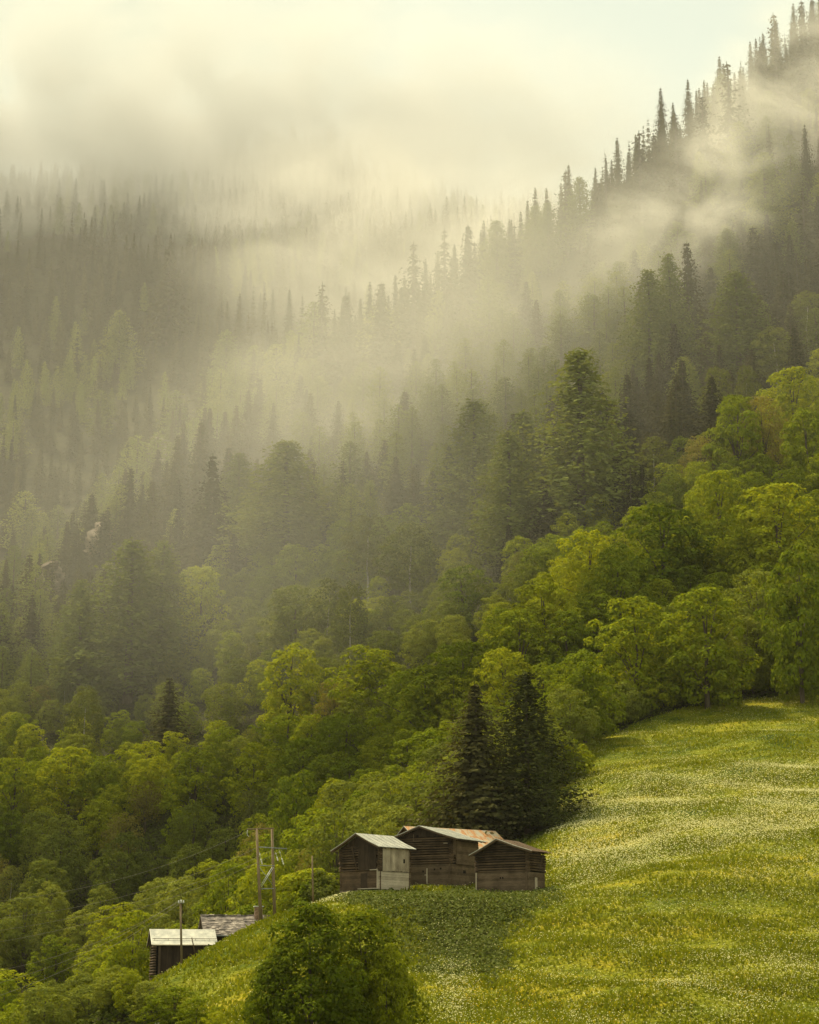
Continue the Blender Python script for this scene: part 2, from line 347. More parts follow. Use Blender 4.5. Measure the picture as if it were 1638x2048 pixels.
# ------------------------------------------------------------------ tree meshes
def quads(P, Nn, size, rs, aspect=1.0, T=None):
    """leaf quads at P, facing Nn, side length size"""
    n = len(P); Nn = Nn / (np.linalg.norm(Nn, axis=1, keepdims=True) + 1e-9)
    if T is None: T = rs.normal(size=(n, 3))
    T = T - Nn * (T * Nn).sum(1, keepdims=True); T /= np.linalg.norm(T, axis=1, keepdims=True) + 1e-9
    B = np.cross(Nn, T); s = np.asarray(size).reshape(-1, 1) * 0.5
    T = T * s; B = B * s * aspect
    V = np.stack([P - T, P - B * 0.9 + T * 0.15, P + T, P + B * 1.1 - T * 0.1], 1).reshape(-1, 3)
    F = np.arange(n * 4).reshape(-1, 4)
    return V, F
def unit(a): return a / (np.linalg.norm(a, axis=1, keepdims=True) + 1e-9)
def crown_round(seed, Hh, R, zlo, nclump, nleaf, leaf, mat, cone=0.0, droop=0.0, rag=0.25, core=True):
    """broadleaf crown: leafy clumps on an uneven envelope, open between them"""
    rs = np.random.RandomState(seed)
    zc = (zlo + Hh) / 2; a = (Hh - zlo) / 2
    i = np.arange(nclump) + 0.5
    ct = 1 - 1.75 * i / nclump; th = np.pi * (1 + 5 ** 0.5) * i + rs.uniform(0, 6)
    st = np.sqrt(np.clip(1 - ct * ct, 0, 1))
    lob = 1 + rag * np.sin(th * 2 + rs.uniform(0, 6)) * st + rag * 0.8 * np.sin(th * 3 + ct * 4 + rs.uniform(0, 6)) * st
    rad = lob * rs.uniform(0.72, 1.02, nclump)
    C = np.stack([R * 0.80 * st * np.cos(th) * rad, R * 0.80 * st * np.sin(th) * rad, zc + a * 0.84 * ct * (0.9 + 0.2 * rs.rand(nclump))], 1)
    C[:, :2] *= (1 - cone * (ct[:, None] + 0.4))
    # inner clumps
    k = nclump // 3; u = unit(rs.normal(size=(k, 3))) * rs.uniform(0.2, 0.6, (k, 1))
    C = np.concatenate([C, np.stack([u[:, 0] * R, u[:, 1] * R, zc + a * u[:, 2]], 1)])
    rc = R * rs.uniform(0.11, 0.34, len(C)) * (1 if nclump < 60 else 0.82)
    Ps, Ns = [], []
    for c, r in zip(C, rc):
        m = int(nleaf * (r / (R * 0.26)) ** 2)
        o = c - np.array([0, 0, zc]); o = o / (np.linalg.norm(o) + 1e-6)
        d = unit(rs.normal(size=(m, 3)) * 0.80 + o * 0.60 + np.array([0, 0, 0.35]))
        p = c + d * r * rs.uniform(0.72, 1.08, (m, 1)) * np.array([1.12, 1.12, 0.78])
        p[:, 2] -= droop * ((p[:, 0] - c[0]) ** 2 + (p[:, 1] - c[1]) ** 2) / r
        Ps.append(p); Ns.append(d * 0.95 + np.array([0, 0, 0.35]) + rs.normal(size=(m, 3)) * 0.32)
    P = np.concatenate(Ps); Nn = np.concatenate(Ns)
    V, F = quads(P, Nn, leaf * rs.uniform(0.6, 1.3, len(P)), rs, 0.8)
    return np_mesh('crown', V, F, mat), C
def trunk_mesh(seed, Hh, r, C=None, mat=None, top=0.75, nb=10, lean=0.02):
    rs = np.random.RandomState(seed); mb = MB(); pts = []
    for k in range(6):
        t = k / 5; pts.append(Vector((rs.normal() * lean * Hh * t * 0.5, rs.normal() * lean * Hh * t * 0.5, -0.8 + (Hh * top + 0.8) * t)))
    rr = [r * (1.15 - 0.85 * k / 5) for k in range(6)]
    for k in range(5): mb.tube(pts[k], pts[k + 1], rr[k], rr[k + 1], 7)
    if C is not None and nb:
        for j in rs.choice(len(C), min(nb, len(C)), replace=False):
            c = Vector(C[j]); t = min(0.95, max(0.2, (c.z / Hh) * 0.6)); k = min(4, int(t * 5)); p = pts[k].lerp(pts[k + 1], t * 5 - k)
            q = p.lerp(c, 0.5) + Vector((0, 0, 0.06 * Hh))
            mb.tube(p, q, r * 0.38, r * 0.22, 5); mb.tube(q, c, r * 0.22, r * 0.07, 5)
    me = bpy.data.meshes.new('trunk'); me.from_pydata(mb.v, [], mb.f); me.materials.append(mat or M['bark']); return me
def crown_spruce(seed, Hh, R, mat, whorls=38, per=10, seg=6, w=0.85, droop=0.34, soft=0.0, power=0.74, zlo=0.05, gap=0.0, ln=1.0):
    """conifer crown: whorls of drooping branches hung with flat sprays"""
    rs = np.random.RandomState(seed); P, Nn, T, S = [], [], [], []
    for i in range(whorls):
        t = (i + rs.uniform(-0.3, 0.3)) / whorls; t = min(max(t, 0), 0.995)
        z = Hh * (zlo + (1 - zlo) * t)
        L0 = R * (1 - t) ** power * (1 - soft * math.exp(-t * 9)) + 0.10
        n = max(4, int(per * (0.55 + 0.45 * (1 - t))))
        for j in range(n):
            if rs.rand() < gap: continue
            a = 2 * math.pi * (j + rs.uniform(-0.4, 0.4)) / n + i * 0.7
            L = L0 * rs.uniform(0.50, 1.22); m = max(2, int(seg * (0.3 + 0.7 * L / R)))
            da = np.array([math.cos(a), math.sin(a), 0]); sd = np.array([-math.sin(a), math.cos(a), 0])
            for k in range(m):
                s = (k + 0.6) / m
                c = da * L * s + np.array([0, 0, z - droop * L * s + 0.16 * L * s ** 3])
                wd = w * (1.15 - 0.75 * s) * (0.5 + 0.5 * L / R)
                for sg in (-1, 1):
                    off = sd * sg * wd * rs.uniform(0.25, 0.6) + rs.normal(size=3) * 0.06
                    P.append(c + off); T.append(da * 0.9 + sd * sg * 0.8 + np.array([0, 0, -0.45 - 0.3 * rs.rand()]))
                    Nn.append(np.array([0, 0, 0.55]) + da * 0.75 + sd * sg * 0.3 + rs.normal(size=3) * 0.45); S.append(wd * rs.uniform(1.0, 1.6) * ln)
    P, Nn, T, S = map(np.array, (P, Nn, T, S))
    # leader
    V, F = quads(P, Nn, S, rs, 0.62, T)
    z0 = len(V); lead = np.array([[-0.07, 0, Hh * .95], [0.07, 0, Hh * .95], [0.02, 0, Hh * 1.015], [-0.02, 0, Hh * 1.015], [0, -0.07, Hh * .95], [0, 0.07, Hh * .95], [0, 0.02, Hh * 1.015], [0, -0.02, Hh * 1.015]])
    V = np.concatenate([V, lead]); F = np.concatenate([F, [[z0, z0 + 1, z0 + 2, z0 + 3], [z0 + 4, z0 + 5, z0 + 6, z0 + 7]]])
    return np_mesh('crown', V, F, mat)
def crown_larch(seed, Hh, R, mat, whorls=44, per=10, dens=16, zlo=0.08, leaf=0.46, power=0.55):
    """larch crown: level branches strewn with loose soft tufts"""
    rs = np.random.RandomState(seed); P = []
    for i in range(whorls):
        t = (i + rs.uniform(-0.4, 0.4)) / whorls; t = min(max(t, 0), 0.99); z = Hh * (zlo + (1 - zlo) * t)
        L0 = R * (1 - t) ** power * (0.72 + 0.28 * min(1, t * 5)) + 0.15
        n = max(4, int(per * (0.6 + 0.4 * (1 - t))))
        for j in range(n):
            if rs.rand() < 0.08: continue
            a = 2 * math.pi * (j + rs.uniform(-0.45, 0.45)) / n + i * 1.1; L = L0 * rs.uniform(0.55, 1.15)
            m = max(3, int(dens * (0.25 + 0.75 * L / R))); s = rs.uniform(0.12, 1.0, m) ** 0.75
            da = np.array([math.cos(a), math.sin(a), 0.0])
            p = da[None] * (L * s)[:, None] + np.array([0, 0, z]) + rs.normal(size=(m, 3)) * np.array([0.16, 0.16, 0.16]) * (R / 3.2)
            p[:, 2] += -0.10 * L * s + 0.20 * L * s ** 2 - rs.rand(m) * 0.30
            P.append(p)
    P = np.concatenate(P); Nn = np.array([0, 0, 0.5]) + unit(P * np.array([1, 1, 0]) + 1e-6) * 0.7 + rs.normal(size=P.shape) * 0.6
    V, F = quads(P, Nn, leaf * rs.uniform(0.6, 1.35, len(P)), rs, 0.6)
    return np_mesh('crown', V, F, mat)

PROTO = {}
def proto(kind, hgt, variants): PROTO[kind] = (hgt, variants)
def mk_round(kind, n, Hh, R, zlo, ncl, nleaf, leaf, mat, bark='bark', nb=10, **kw):
    vs_ = []
    for i in range(n):
        hsh = sum(map(ord, kind)) * 13 + i
        cr, C = crown_round(hsh, Hh, R, zlo, ncl, nleaf, leaf, M[mat], **kw)
        vs_.append((cr, trunk_mesh(hsh + 5, Hh, (0.022 if nb else 0.012) * Hh, C, M[bark], nb=nb)))
    proto(kind, Hh, vs_)
mk_round('maple', 6, 14, 5.6, -2.2, 74, 150, 0.42, 'maple', rag=0.30)
mk_round('alder', 4, 12, 4.8, -1.0, 75, 125, 0.34, 'alder', rag=0.24)
mk_round('birch', 3, 13, 3.6, 1.5, 60, 90, 0.30, 'birch', bark='birch_bark', droop=0.3, nb=0)
mk_round('budding', 2, 10, 3.6, 1.0, 55, 55, 0.26, 'rust')
mk_round('shrub', 3, 4, 2.6, 0.0, 40, 90, 0.24, 'alder')
mk_round('brightshrub', 3, 4, 2.4, 0.0, 40, 90, 0.25, 'maple')
mk_round('bigmaple', 3, 14, 5.0, 0.4, 120, 170, 0.30, 'bushy', rag=0.34, cone=0.16)
def mk_con(kind, n, Hh, fn, **kw):
    vs_ = []
    for i in range(n):
        s = sum(map(ord, kind)) * 17 + i
        vs_.append((fn(s, Hh, **kw), trunk_mesh(s + 3, Hh, 0.011 * Hh, None, M['bark'], top=0.97, lean=0.004)))
    proto(kind, Hh, vs_)
mk_con('spruce', 5, 22, lambda s, Hh, **k: crown_spruce(s, Hh, 3.9 + 0.4 * (s % 3), M['spruce'], **k))
mk_con('thinspruce', 3, 22, lambda s, Hh, **k: crown_spruce(s, Hh, 3.4, M['spruce'], whorls=26, per=8, w=0.75, gap=0.2, droop=0.2, **k))
mk_con('larch', 5, 22, lambda s, Hh, **k: crown_larch(s, Hh, 4.3 + 0.4 * (s % 3), M['larch'], **k))
mk_con('bigspruce', 2, 17, lambda s, Hh, **k: crown_spruce(s, Hh, 4.2, M['spruce'], gap=0.10, whorls=52, per=13, seg=10, w=0.62, droop=0.36, soft=0.1, power=0.72, ln=0.9, **k))
mk_con('biglarch', 2, 17, lambda s, Hh, **k: crown_larch(s, Hh, 4.1, M['larch_dark'] if 'larch_dark' in M else M['larch'], whorls=64, per=12, dens=28, leaf=0.32, zlo=0.03, power=0.82, **k))

mk_con('softlarch', 3, 22, lambda s, Hh, **k: crown_larch(s, Hh, 4.2, M['larch'], whorls=64, per=13, dens=26, leaf=0.33, zlo=0.05, power=0.66, **k))
KINDS = {  # kind -> (object name, category)
    'maple': ('broadleaf_tree', 'broadleaf tree'), 'alder': ('broadleaf_tree', 'broadleaf tree'), 'bigmaple': ('broadleaf_tree', 'broadleaf tree'), 'budding': ('broadleaf_tree', 'broadleaf tree'),
    'birch': ('birch_tree', 'birch tree'), 'shrub': ('bush', 'bush'), 'brightshrub': ('bush', 'bush'),
    'spruce': ('spruce_tree', 'spruce tree'), 'thinspruce': ('spruce_tree', 'spruce tree'), 'bigspruce': ('spruce_tree', 'spruce tree'),
    'larch': ('larch_tree', 'larch tree'), 'softlarch': ('larch_tree', 'larch tree'), 'biglarch': ('larch_tree', 'larch tree')}
RND = random.Random(11)
placed = []           # (x, y, radius)
def plant(kind, loc, height, width=None, label=None, group=None, variant=None):
    Hh, vs_ = PROTO[kind]; s = height / Hh
    cr, tr = vs_[RND.randrange(len(vs_)) if variant is None else variant % len(vs_)]
    nm, cat = KINDS[kind]
    root = empty(nm, loc, RND.uniform(0, 6.283)); tag(root, label, cat, group)
    co = cr.vertices
    w = s if width is None else width
    root.scale = (w, w, s)
    link('crown', cr, root); link('trunk', tr, root)
    placed.append((loc[0], loc[1], 2.5))
    return root
_HW = {}
def halfwidth(kind):
    if kind not in _HW:
        me = PROTO[kind][1][0][0]; a = np.empty(len(me.vertices) * 3, np.float32); me.vertices.foreach_get('co', a)
        _HW[kind] = float(np.percentile(np.abs(a.reshape(-1, 3)[:, :2]), 97))
    return _HW[kind]
def hero(kind, cx, top, width, hpx, label, group=None, Y=None, variant=None):
    """a tree whose crown the photo shows with its top at (cx, top), so wide and (with hidden foot) so tall in pixels"""
    if Y is None:
        P = ground(cx, top + hpx)
        if P is None: return None
    else:
        p = at(cx, top + hpx, Y); P = Vector((p.x, Y, h(p.x, Y)))
    c = P.y * CP + P.z * SP
    zt = at(cx, top, P.y).z
    hm = max(2.0, zt - P.z); wm = width / FPX * c * (1.38 if 'spruce' in kind or 'larch' in kind else 1.0)
    return plant(kind, P, hm, wm / 2 / halfwidth(kind), label, group, variant)

# ------------------------------------------------------------------ barns and houses
def barn(name, label, cat, apex, D, phi, W, L, apex_h, pl, pr, of, ob, ol, orr, ridge_x=0.0, roof_mat='tin', style='A', seed=1, sag=0.06, group=None, roof_name='roof'):
    """a gabled timber building; local x runs along the gable front, y away from it, z up; pl, pr: slopes of the roof (rise per metre)"""
    rs = random.Random(seed); ph = math.radians(phi)
    t = Vector((math.cos(ph), -math.sin(ph), 0)); n = Vector((math.sin(ph), math.cos(ph), 0))
    A = at(apex[0], apex[1], D)
    O = A - t * ridge_x + n * (L / 2 + of) - Vector((0, 0, apex_h))
    root = empty(name, O, -ph); tag(root, label, cat, group)
    hw = W / 2
    def top(x): return apex_h - 0.10 - (pl * (ridge_x - x) if x < ridge_x else pr * (x - ridge_x))
    zl, zr = top(-hw), top(hw)
    # roof: a slightly sagging sheet on rafters
    xs = [-hw - ol, (-hw - ol + ridge_x) / 2, ridge_x, (hw + orr + ridge_x) / 2, hw + orr]
    def rz(x, sg=0.0): return top(x) + 0.10 - sg
    zs = [rz(xs[0]), rz(xs[1], sag), rz(ridge_x), rz(xs[3], sag), rz(xs[4])]
    r = MB(); y0, y1 = -hw * 0 - L / 2 - of, L / 2 + ob; th = 0.05
    for k in range(4):
        m = MB()
        r.prism([(xs[k], y0, zs[k]), (xs[k + 1], y0, zs[k + 1]), (xs[k + 1], y0, zs[k + 1] - th), (xs[k], y0, zs[k] - th)], (0, y1 - y0, 0))
    roof = r.build(roof_name, M[roof_mat], root)
    if style != 'S':
        sm = MB(); yy = y0 + 0.8
        while yy < y1 - 0.2:                                        # standing seams of the metal sheets
            for k in range(4):
                sm.tube((xs[k], yy, zs[k] + 0.012), (xs[k + 1], yy, zs[k + 1] + 0.012), 0.018, n=4)
            yy += 0.85
        sm.build('seam', M[roof_mat], roof)
    else:
        sl = MB()
        for (xa, xb, za, zb) in ((xs[0] - .08, ridge_x, zs[0], zs[2]), (xs[4] + .08, ridge_x, zs[4], zs[2])):
            rows = 16
            for i in range(rows):
                f0 = i / rows; yy = y0 - 0.1
                while yy < y1:
                    w = rs.uniform(0.35, 0.85); dx = (xb - xa) / rows
                    xA = xa + (xb - xa) * f0 + rs.uniform(-.05, .05) * (1 if xb > xa else -1); xB = xA + dx * 1.7
                    zA = za + (zb - za) * f0 + rs.uniform(.04, .12); zB = zA + (zb - za) / rows * 1.7 - 0.03
                    tt = rs.uniform(.04, .08)
                    b = len(sl.v)
                    jj = rs.uniform(-.03, .03)
                    sl.v += [(xA, yy, zA), (xA + jj, yy + w * .95, zA + jj), (xB, yy + w * .95, zB), (xB, yy, zB), (xA, yy, zA - tt), (xA + jj, yy + w * .95, zA - tt + jj), (xB, yy + w * .95, zB - tt), (xB, yy, zB - tt)]
                    sl.f += [tuple(b + q for q in f) for f in ((0, 1, 2, 3), (4, 7, 6, 5), (0, 4, 5, 1), (1, 5, 6, 2), (2, 6, 7, 3), (3, 7, 4, 0))]
                    yy += w
        sl.build('stone_slabs', M['slab'], roof)
    bb = MB()                                                       # verge boards and edge flashing
    for k in range(4):
        bb.tube((xs[k], y0 + .02, zs[k] - .14), (xs[k + 1], y0 + .02, zs[k + 1] - .14), 0.075, n=4)
    bb.build('bargeboard', M['dark_wood'], root)
    if style != 'S':
        ed = MB()
        for k in range(4): ed.tube((xs[k], y0 - .02, zs[k] - .01), (xs[k + 1], y0 - .02, zs[k + 1] - .01), 0.035, n=4)
        ed.build('metal_edge', M['edge_tin'], roof)
    rf = MB()
    yy = y0 + 0.25
    while yy < y1:
        for k in range(4): rf.tube((xs[k] + (0.1 if k == 0 else 0), yy, zs[k] - .13), (xs[k + 1] - (0.1 if k == 3 else 0), yy, zs[k + 1] - .13), 0.055, n=4)
        yy += 0.9
    rf.build('rafter', M['dark_wood'], roof)
    mid = {'A': 1.75, 'B': 2.05, 'C': 1.85, 'D': 1.9, 'T': 0.4, 'S': 0.4}[style]
    R_ = 0.108; st = 0.245
    def logs(fixed, lo, hi, zlo, ztopf, along, ext=0.22, off=0.0, gap=None):
        mb = MB(); z = zlo + R_ + off
        while True:
            if along == 'x':
                # logs shorten into the gable
                a, b = lo - ext, hi + ext
                if z + R_ > zl: a = max(a, ridge_x - (apex_h - .15 - z) / pl)
                if z + R_ > zr: b = min(b, ridge_x + (apex_h - .15 - z) / pr)
                if b - a < 0.8 or z > ztopf: break
                j = rs.uniform(-.02, .02)
                mb.tube((a + rs.uniform(-.08, .05), fixed + j, z + rs.uniform(-.02, .02)), (b + rs.uniform(-.05, .08), fixed + j, z + rs.uniform(-.02, .02)), R_ * rs.uniform(.78, 1.0), R_ * rs.uniform(.78, 1.0), 8)
            else:
                if z > ztopf: break
                mb.tube((fixed + rs.uniform(-.02, .02), lo - ext - rs.uniform(-.05, .08), z), (fixed + rs.uniform(-.02, .02), hi + ext, z + rs.uniform(-.02, .02)), R_ * rs.uniform(.78, 1.0), R_ * rs.uniform(.78, 1.0), 8)
            z += st * rs.uniform(.97, 1.04)
        return mb
    def planks(y, lo, hi, za, zb, along, t=0.07, hgt=0.26, ext=0.12):
        mb = MB(); z = za
        while z < zb - 0.03:
            hh = min(hgt * rs.uniform(.8, 1.2), zb - z); o = rs.uniform(0, .025)
            if along == 'x': mb.box(lo - ext, hi + ext, y - t - o, y + t, z, z + hh - .014)
            else: mb.box(y - t, y + t + o, lo - ext, hi + ext, z, z + hh - .014)
            z += hh
        return mb
    def vboards(y, lo, hi, zf, zt, along, t=0.03, wd=0.2):
        mb = MB(); x = lo
        while x < hi - .03:
            w = min(wd * rs.uniform(.7, 1.25), hi - x); o = rs.uniform(0, .02); zb = zf + rs.uniform(-.05, .05); zz = (zt(x + w / 2) if callable(zt) else zt)
            if zz > zb + .1:
                if along == 'x': mb.box(x, x + w - .014, y - t - o, y, zb, zz)
                else: mb.box(y, y + t + o, x, x + w - .014, zb, zz)
            x += w
        return mb
    core = MB()                                                      # near-black block inside; its colour stands for the shade behind the gaps
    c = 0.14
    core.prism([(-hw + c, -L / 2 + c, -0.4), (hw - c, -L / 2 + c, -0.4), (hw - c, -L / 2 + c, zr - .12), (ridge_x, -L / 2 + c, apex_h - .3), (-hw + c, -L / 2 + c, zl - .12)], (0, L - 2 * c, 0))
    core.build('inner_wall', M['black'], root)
    up = M['dark_wood']; low = M['mid_wood'] if style in 'BCD' else M['dark_wood']
    if style in 'ABCD':
        gtop = apex_h if style in 'C' else (zl + 0.1)
        logs(-L / 2, -hw, hw, mid, gtop, 'x').build('log_wall', up, root, True)
        logs(hw, -L / 2, L / 2, mid, zr - .1, 'y', off=.11).build('log_wall', up, root, True)
        logs(-hw, -L / 2, L / 2, mid, zl - .1, 'y', off=.11).build('log_wall', up, root, True)
        logs(L / 2, -hw, hw, mid, zl, 'x').build('log_wall', up, root, True)
        planks(-L / 2, -hw, hw, 0, mid, 'x').build('plank_wall', low, root)
        planks(hw, -L / 2, L / 2, 0, mid, 'y').build('plank_wall', M['pale_wood'] if style == 'A' else low, root)
        planks(-hw, -L / 2, L / 2, 0, mid, 'y').build('plank_wall', low, root)
        planks(L / 2, -hw, hw, 0, mid, 'x').build('plank_wall', low, root)
    if style in 'ABD':
        vboards(-L / 2 - .13, -hw + .05, hw - .05, zl + .05, lambda x: top(x) - .08, 'x').build('gable', M['dark_board'], root)
    if style == 'A':
        vboards(-L / 2 - .16, -0.1, hw - .28, mid + .1, zl + .15, 'x').build('board_panel', M['dark_board'], root)
        vboards(hw + .14, -L / 2 + .25, L / 2 - .1, mid + .02, zr - .06, 'y', wd=.24).build('board_panel', M['board_wood'], root)
        lp = MB(); lp.tube((-0.95, -L / 2 - .2, zl + .1), (-0.30, -L / 2 - .2, mid + .1), .055, n=5); lp.build('leaning_plank', M['dark_wood'], root)
        w = MB(); w.box(hw + .165, hw + .20, L / 2 - 1.05, L / 2 - .82, mid + .85, mid + 1.25); w.build('window', M['black'], root)
        p = MB(); p.box(hw - .22, hw - .10, -L / 2 - .20, -L / 2 - .09, 0.1, mid + .25); p.build('post', M['pale_wood'], root)
        b = MB(); b.box(hw - 2.2, hw + .05, -L / 2 - .75, -L / 2 - .15, .02, .09); b.build('bench_board', M['pale_wood'], root)
        b = MB(); b.tube((-.2 + hw - .6, -L / 2 - .55, mid + .08), (hw - .1, -L / 2 - .1, mid + .12), .05, n=5); b.build('beam_end', M['pale_wood'], root)
        d = MB(); d.box(.15, 1.0, -L / 2 - .115, -L / 2 - .09, .1, 1.55); d.build('door', M['dark_board'], root)
    if style == 'B':
        for k, (x, z, s) in enumerate([(-.45, 4.95 - .1, .26)]):
            w = MB(); w.box(x - s / 2, x + s / 2, -L / 2 - .21, -L / 2 - .17, z - s / 2, z + s / 2); w.build('window', M['black'], root)
        f = MB(); f.box(-.95, .05, -L / 2 - .215, -L / 2 - .165, 4.35, 4.43); f.box(-.95, -.87, -L / 2 - .215, -L / 2 - .165, 4.43, 5.1); f.build('hatch_frame', M['mid_wood'], root)
        for x, z in ((.15, 1.35), (1.45, 1.52), (2.15, 1.58)):
            w = MB(); w.box(x - .09, x + .09, -L / 2 - .125, -L / 2 - .10, z - .09, z + .09); w.build('window', M['black'], root)
        p = MB(); p.box(.55, .66, -L / 2 - .19, -L / 2 - .11, .1, 1.65); p.box(.35, .55, -L / 2 - .18, -L / 2 - .11, .95, 1.03); p.build('door_post', M['pale_wood'], root)
        p = MB(); p.box(hw - .16, hw - .02, -L / 2 - .22, -L / 2 - .10, .2, mid); p.build('post', M['mid_wood'], root)
        vboards(hw + .14, -L / 2 + .2, -L / 2 + .75, 3.0, zr - .06, 'y').build('board_panel', M['mid_wood'], root)
        planks(hw + .16, -L / 2 + .8, L / 2, mid, zr - .4, 'y', t=.04, ext=0).build('plank_wall', M['mid_wood'], root)
        w = MB(); w.box(hw + .09, hw + .12, -.3, .2, 1.2, 1.5); w.build('window', M['black'], root)
        b = MB(); b.box(hw - .7, hw - .25, -L / 2 - .30, -L / 2 - .14, 4.05, 4.11); b.build('beam_end', M['pale_wood'], root)
    if style == 'C':
        for x in (-.12, .14):
            w = MB(); w.box(x - .07, x + .07, -L / 2 - .125, -L / 2 - .10, 1.22, 1.38); w.build('window', M['black'], root)
        p = MB(); p.box(hw - .12, hw + .02, -L / 2 - .22, -L / 2 - .10, -.2, mid); p.build('post', M['mid_wood'], root)
        p = MB(); p.box(-hw - .06, -hw + .06, -L / 2 - .22, -L / 2 - .10, -.1, mid); p.build('post', M['pale_wood'], root)
        d = MB(); d.box(hw + .10, hw + .13, -.35, .15, .2, 1.35); d.build('door', M['pale_wood'], root)
        d = MB(); d.tube((hw + .17, .55, mid + .15), (hw + .17, L / 2 - .3, zr - .25), .05, n=5); d.build('rail', M['mid_wood'], root)
    if style in 'ABCD':
        sb = MB()                                                    # dry stone footing
        for side in range(4):
            ln_ = W if side % 2 == 0 else L; x = -ln_ / 2 - .1
            while x < ln_ / 2:
                w = rs.uniform(.25, .6); z = -0.02
                while z > -1.6:
                    hh = rs.uniform(.14, .28); d0 = rs.uniform(.02, .14)
                    if side == 0: sb.box(x, x + w - .02, -L / 2 - d0, -L / 2 + .25, z - hh, z - .02)
                    elif side == 1: sb.box(hw - .25, hw + d0, x, x + w - .02, z - hh, z - .02)
                    elif side == 2: sb.box(x, x + w - .02, L / 2 - .25, L / 2 + d0, z - hh, z - .02)
                    else: sb.box(-hw - d0, -hw + .25, x, x + w - .02, z - hh, z - .02)
                    z -= hh
                x += w
        sb.build('stone_base', M['stone'], root)
    else:
        bt = -3.0
        if style == 'T':
            logs(-L / 2, -hw, hw, bt, apex_h, 'x', ext=.3).build('log_wall', M['dark_wood'], root, True)
        else:
            vboards(-L / 2 - .02, -hw, hw, bt, lambda x: top(x) - .05, 'x').build('gable', M['dark_board'], root)
        vboards(hw - .02, -L / 2 + .35, L / 2, bt, zr - .05, 'y', wd=.3).build('board_wall', M['dark_board'], root)
        vboards(-hw - .02, -L / 2, L / 2, bt, zl - .05, 'y', wd=.3).build('board_wall', M['dark_board'], root)
        p = MB(); p.box(hw + .0, hw + .12, -L / 2 + .30, -L / 2 + .50, bt, zr); p.build('post', M['mid_wood'], root)
        g = MB(); g.tube((hw + orr + .05, y0, zs[4] - .06), (hw + orr + .05, y1, zs[4] - .06), .06, n=6); g.build('gutter', M['pale_wood'] if style == 'T' else M['steel'], root)
    return root, O, (xs, zs, y0, y1, zl, zr, apex_h)

barn('log_barn', 'log barn with a pale boarded side wall, leftmost of the barns on the knoll', 'barn', (711, 1666), 198, 40, 5.0, 4.4, 5.45, 0.49, 0.46, 0.75, 0.5, 0.75, 0.55, style='A', seed=3, group='log barns on the knoll')
barn('log_barn', 'large middle log barn with small square windows, seen between two smaller barns', 'barn', (838, 1651), 204, 29, 6.5, 5.6, 5.9, 0.33, 0.32, 0.7, 0.5, 0.8, 1.1, style='B', seed=5, group='log barns on the knoll')
barn('log_barn', 'right log barn with open log gable and dark roof edge, standing beside the flower meadow', 'barn', (992, 1677), 196.6, 30, 5.5, 3.5, 5.05, 0.50, 0.33, 0.9, 0.25, 0.40, 0.95, ridge_x=-0.15, roof_mat='dark_wood', style='C', seed=8, group='log barns on the knoll')
barn('log_barn', 'barn at the back whose long metal roof is streaked with orange rust', 'barn', (808, 1652), 215, 54, 6.0, 11.2, 6.2, 0.65, 0.65, 0.6, 0.6, 0.6, 0.6, roof_mat='rusty_tin', style='D', seed=9, group='log barns on the knoll')

r1, O1, g1 = barn('wooden_shed', 'dark wooden shed with a cream metal roof half hidden behind the grassy crest', 'shed', (300, 1858), 196, 78, 4.9, 5.6, 5.0, 0.53, 0.53, 0.35, 0.3, 0.4, 0.35, style='T', seed=12)
sg_ = MB(); xs, zs, y0, y1 = g1[0], g1[1], g1[2], g1[3]
xg = xs[4] - .85; zg = zs[4] + .85 * .53 + .10
sg_.tube((xg, y0 + .1, zg), (xg, y1, zg), .03, n=5)
for k in range(5): sg_.tube((xg, y0 + .3 + k * 1.3, zg - .13), (xg, y0 + .3 + k * 1.3, zg + .02), .02, n=4)
sg_.build('snow_guard', M['bark'], r1)
r2, O2, g2 = barn('stone_roofed_house', 'house with a rough stone slab roof and a brick chimney sunk behind the crest', 'house', (403, 1832), 199.5, 78, 5.6, 8.6, 5.3, 0.60, 0.60, 0.3, 0.2, 0.3, 0.35, style='S', seed=14)
def chimney(root, x, y, z0, z1, w, root_name='chimney'):
    rs = random.Random(4); c = MB(); z = z0
    while z < z1 - .02:
        o = rs.uniform(-.012, .012); c.box(x - w / 2 + o, x + w / 2 + o, y - w / 2, y + w / 2, z, z + .085); z += .10
    c.box(x - w / 2 + .03, x + w / 2 - .03, y - w / 2 + .03, y + w / 2 - .03, z0, z1 + .15)
    ch = c.build(root_name, M['brick'], root)
    k = MB(); k.box(x - w / 2 - .10, x + w / 2 + .10, y - w / 2 - .10, y + w / 2 + .10, z1 + .15, z1 + .24); k.build('cap', M['pale_steel'], ch)
    return ch
chimney(r2, .35, g2[2] + 5.55, g2[6] - .7, g2[6] + .75, .72)
dp = MB(); dp.path([(g2[0][4] + .05, g2[2] + 1.0, g2[1][4] - .1), (g2[0][4] - .1, g2[2] + 1.0, g2[1][4] - .7), (g2[0][4] - .25, g2[2] + .7, g2[1][4] - 1.1), (g2[0][4] - .25, g2[2] + .7, -2.5)], .05); dp.build('downpipe', M['steel'], r2)
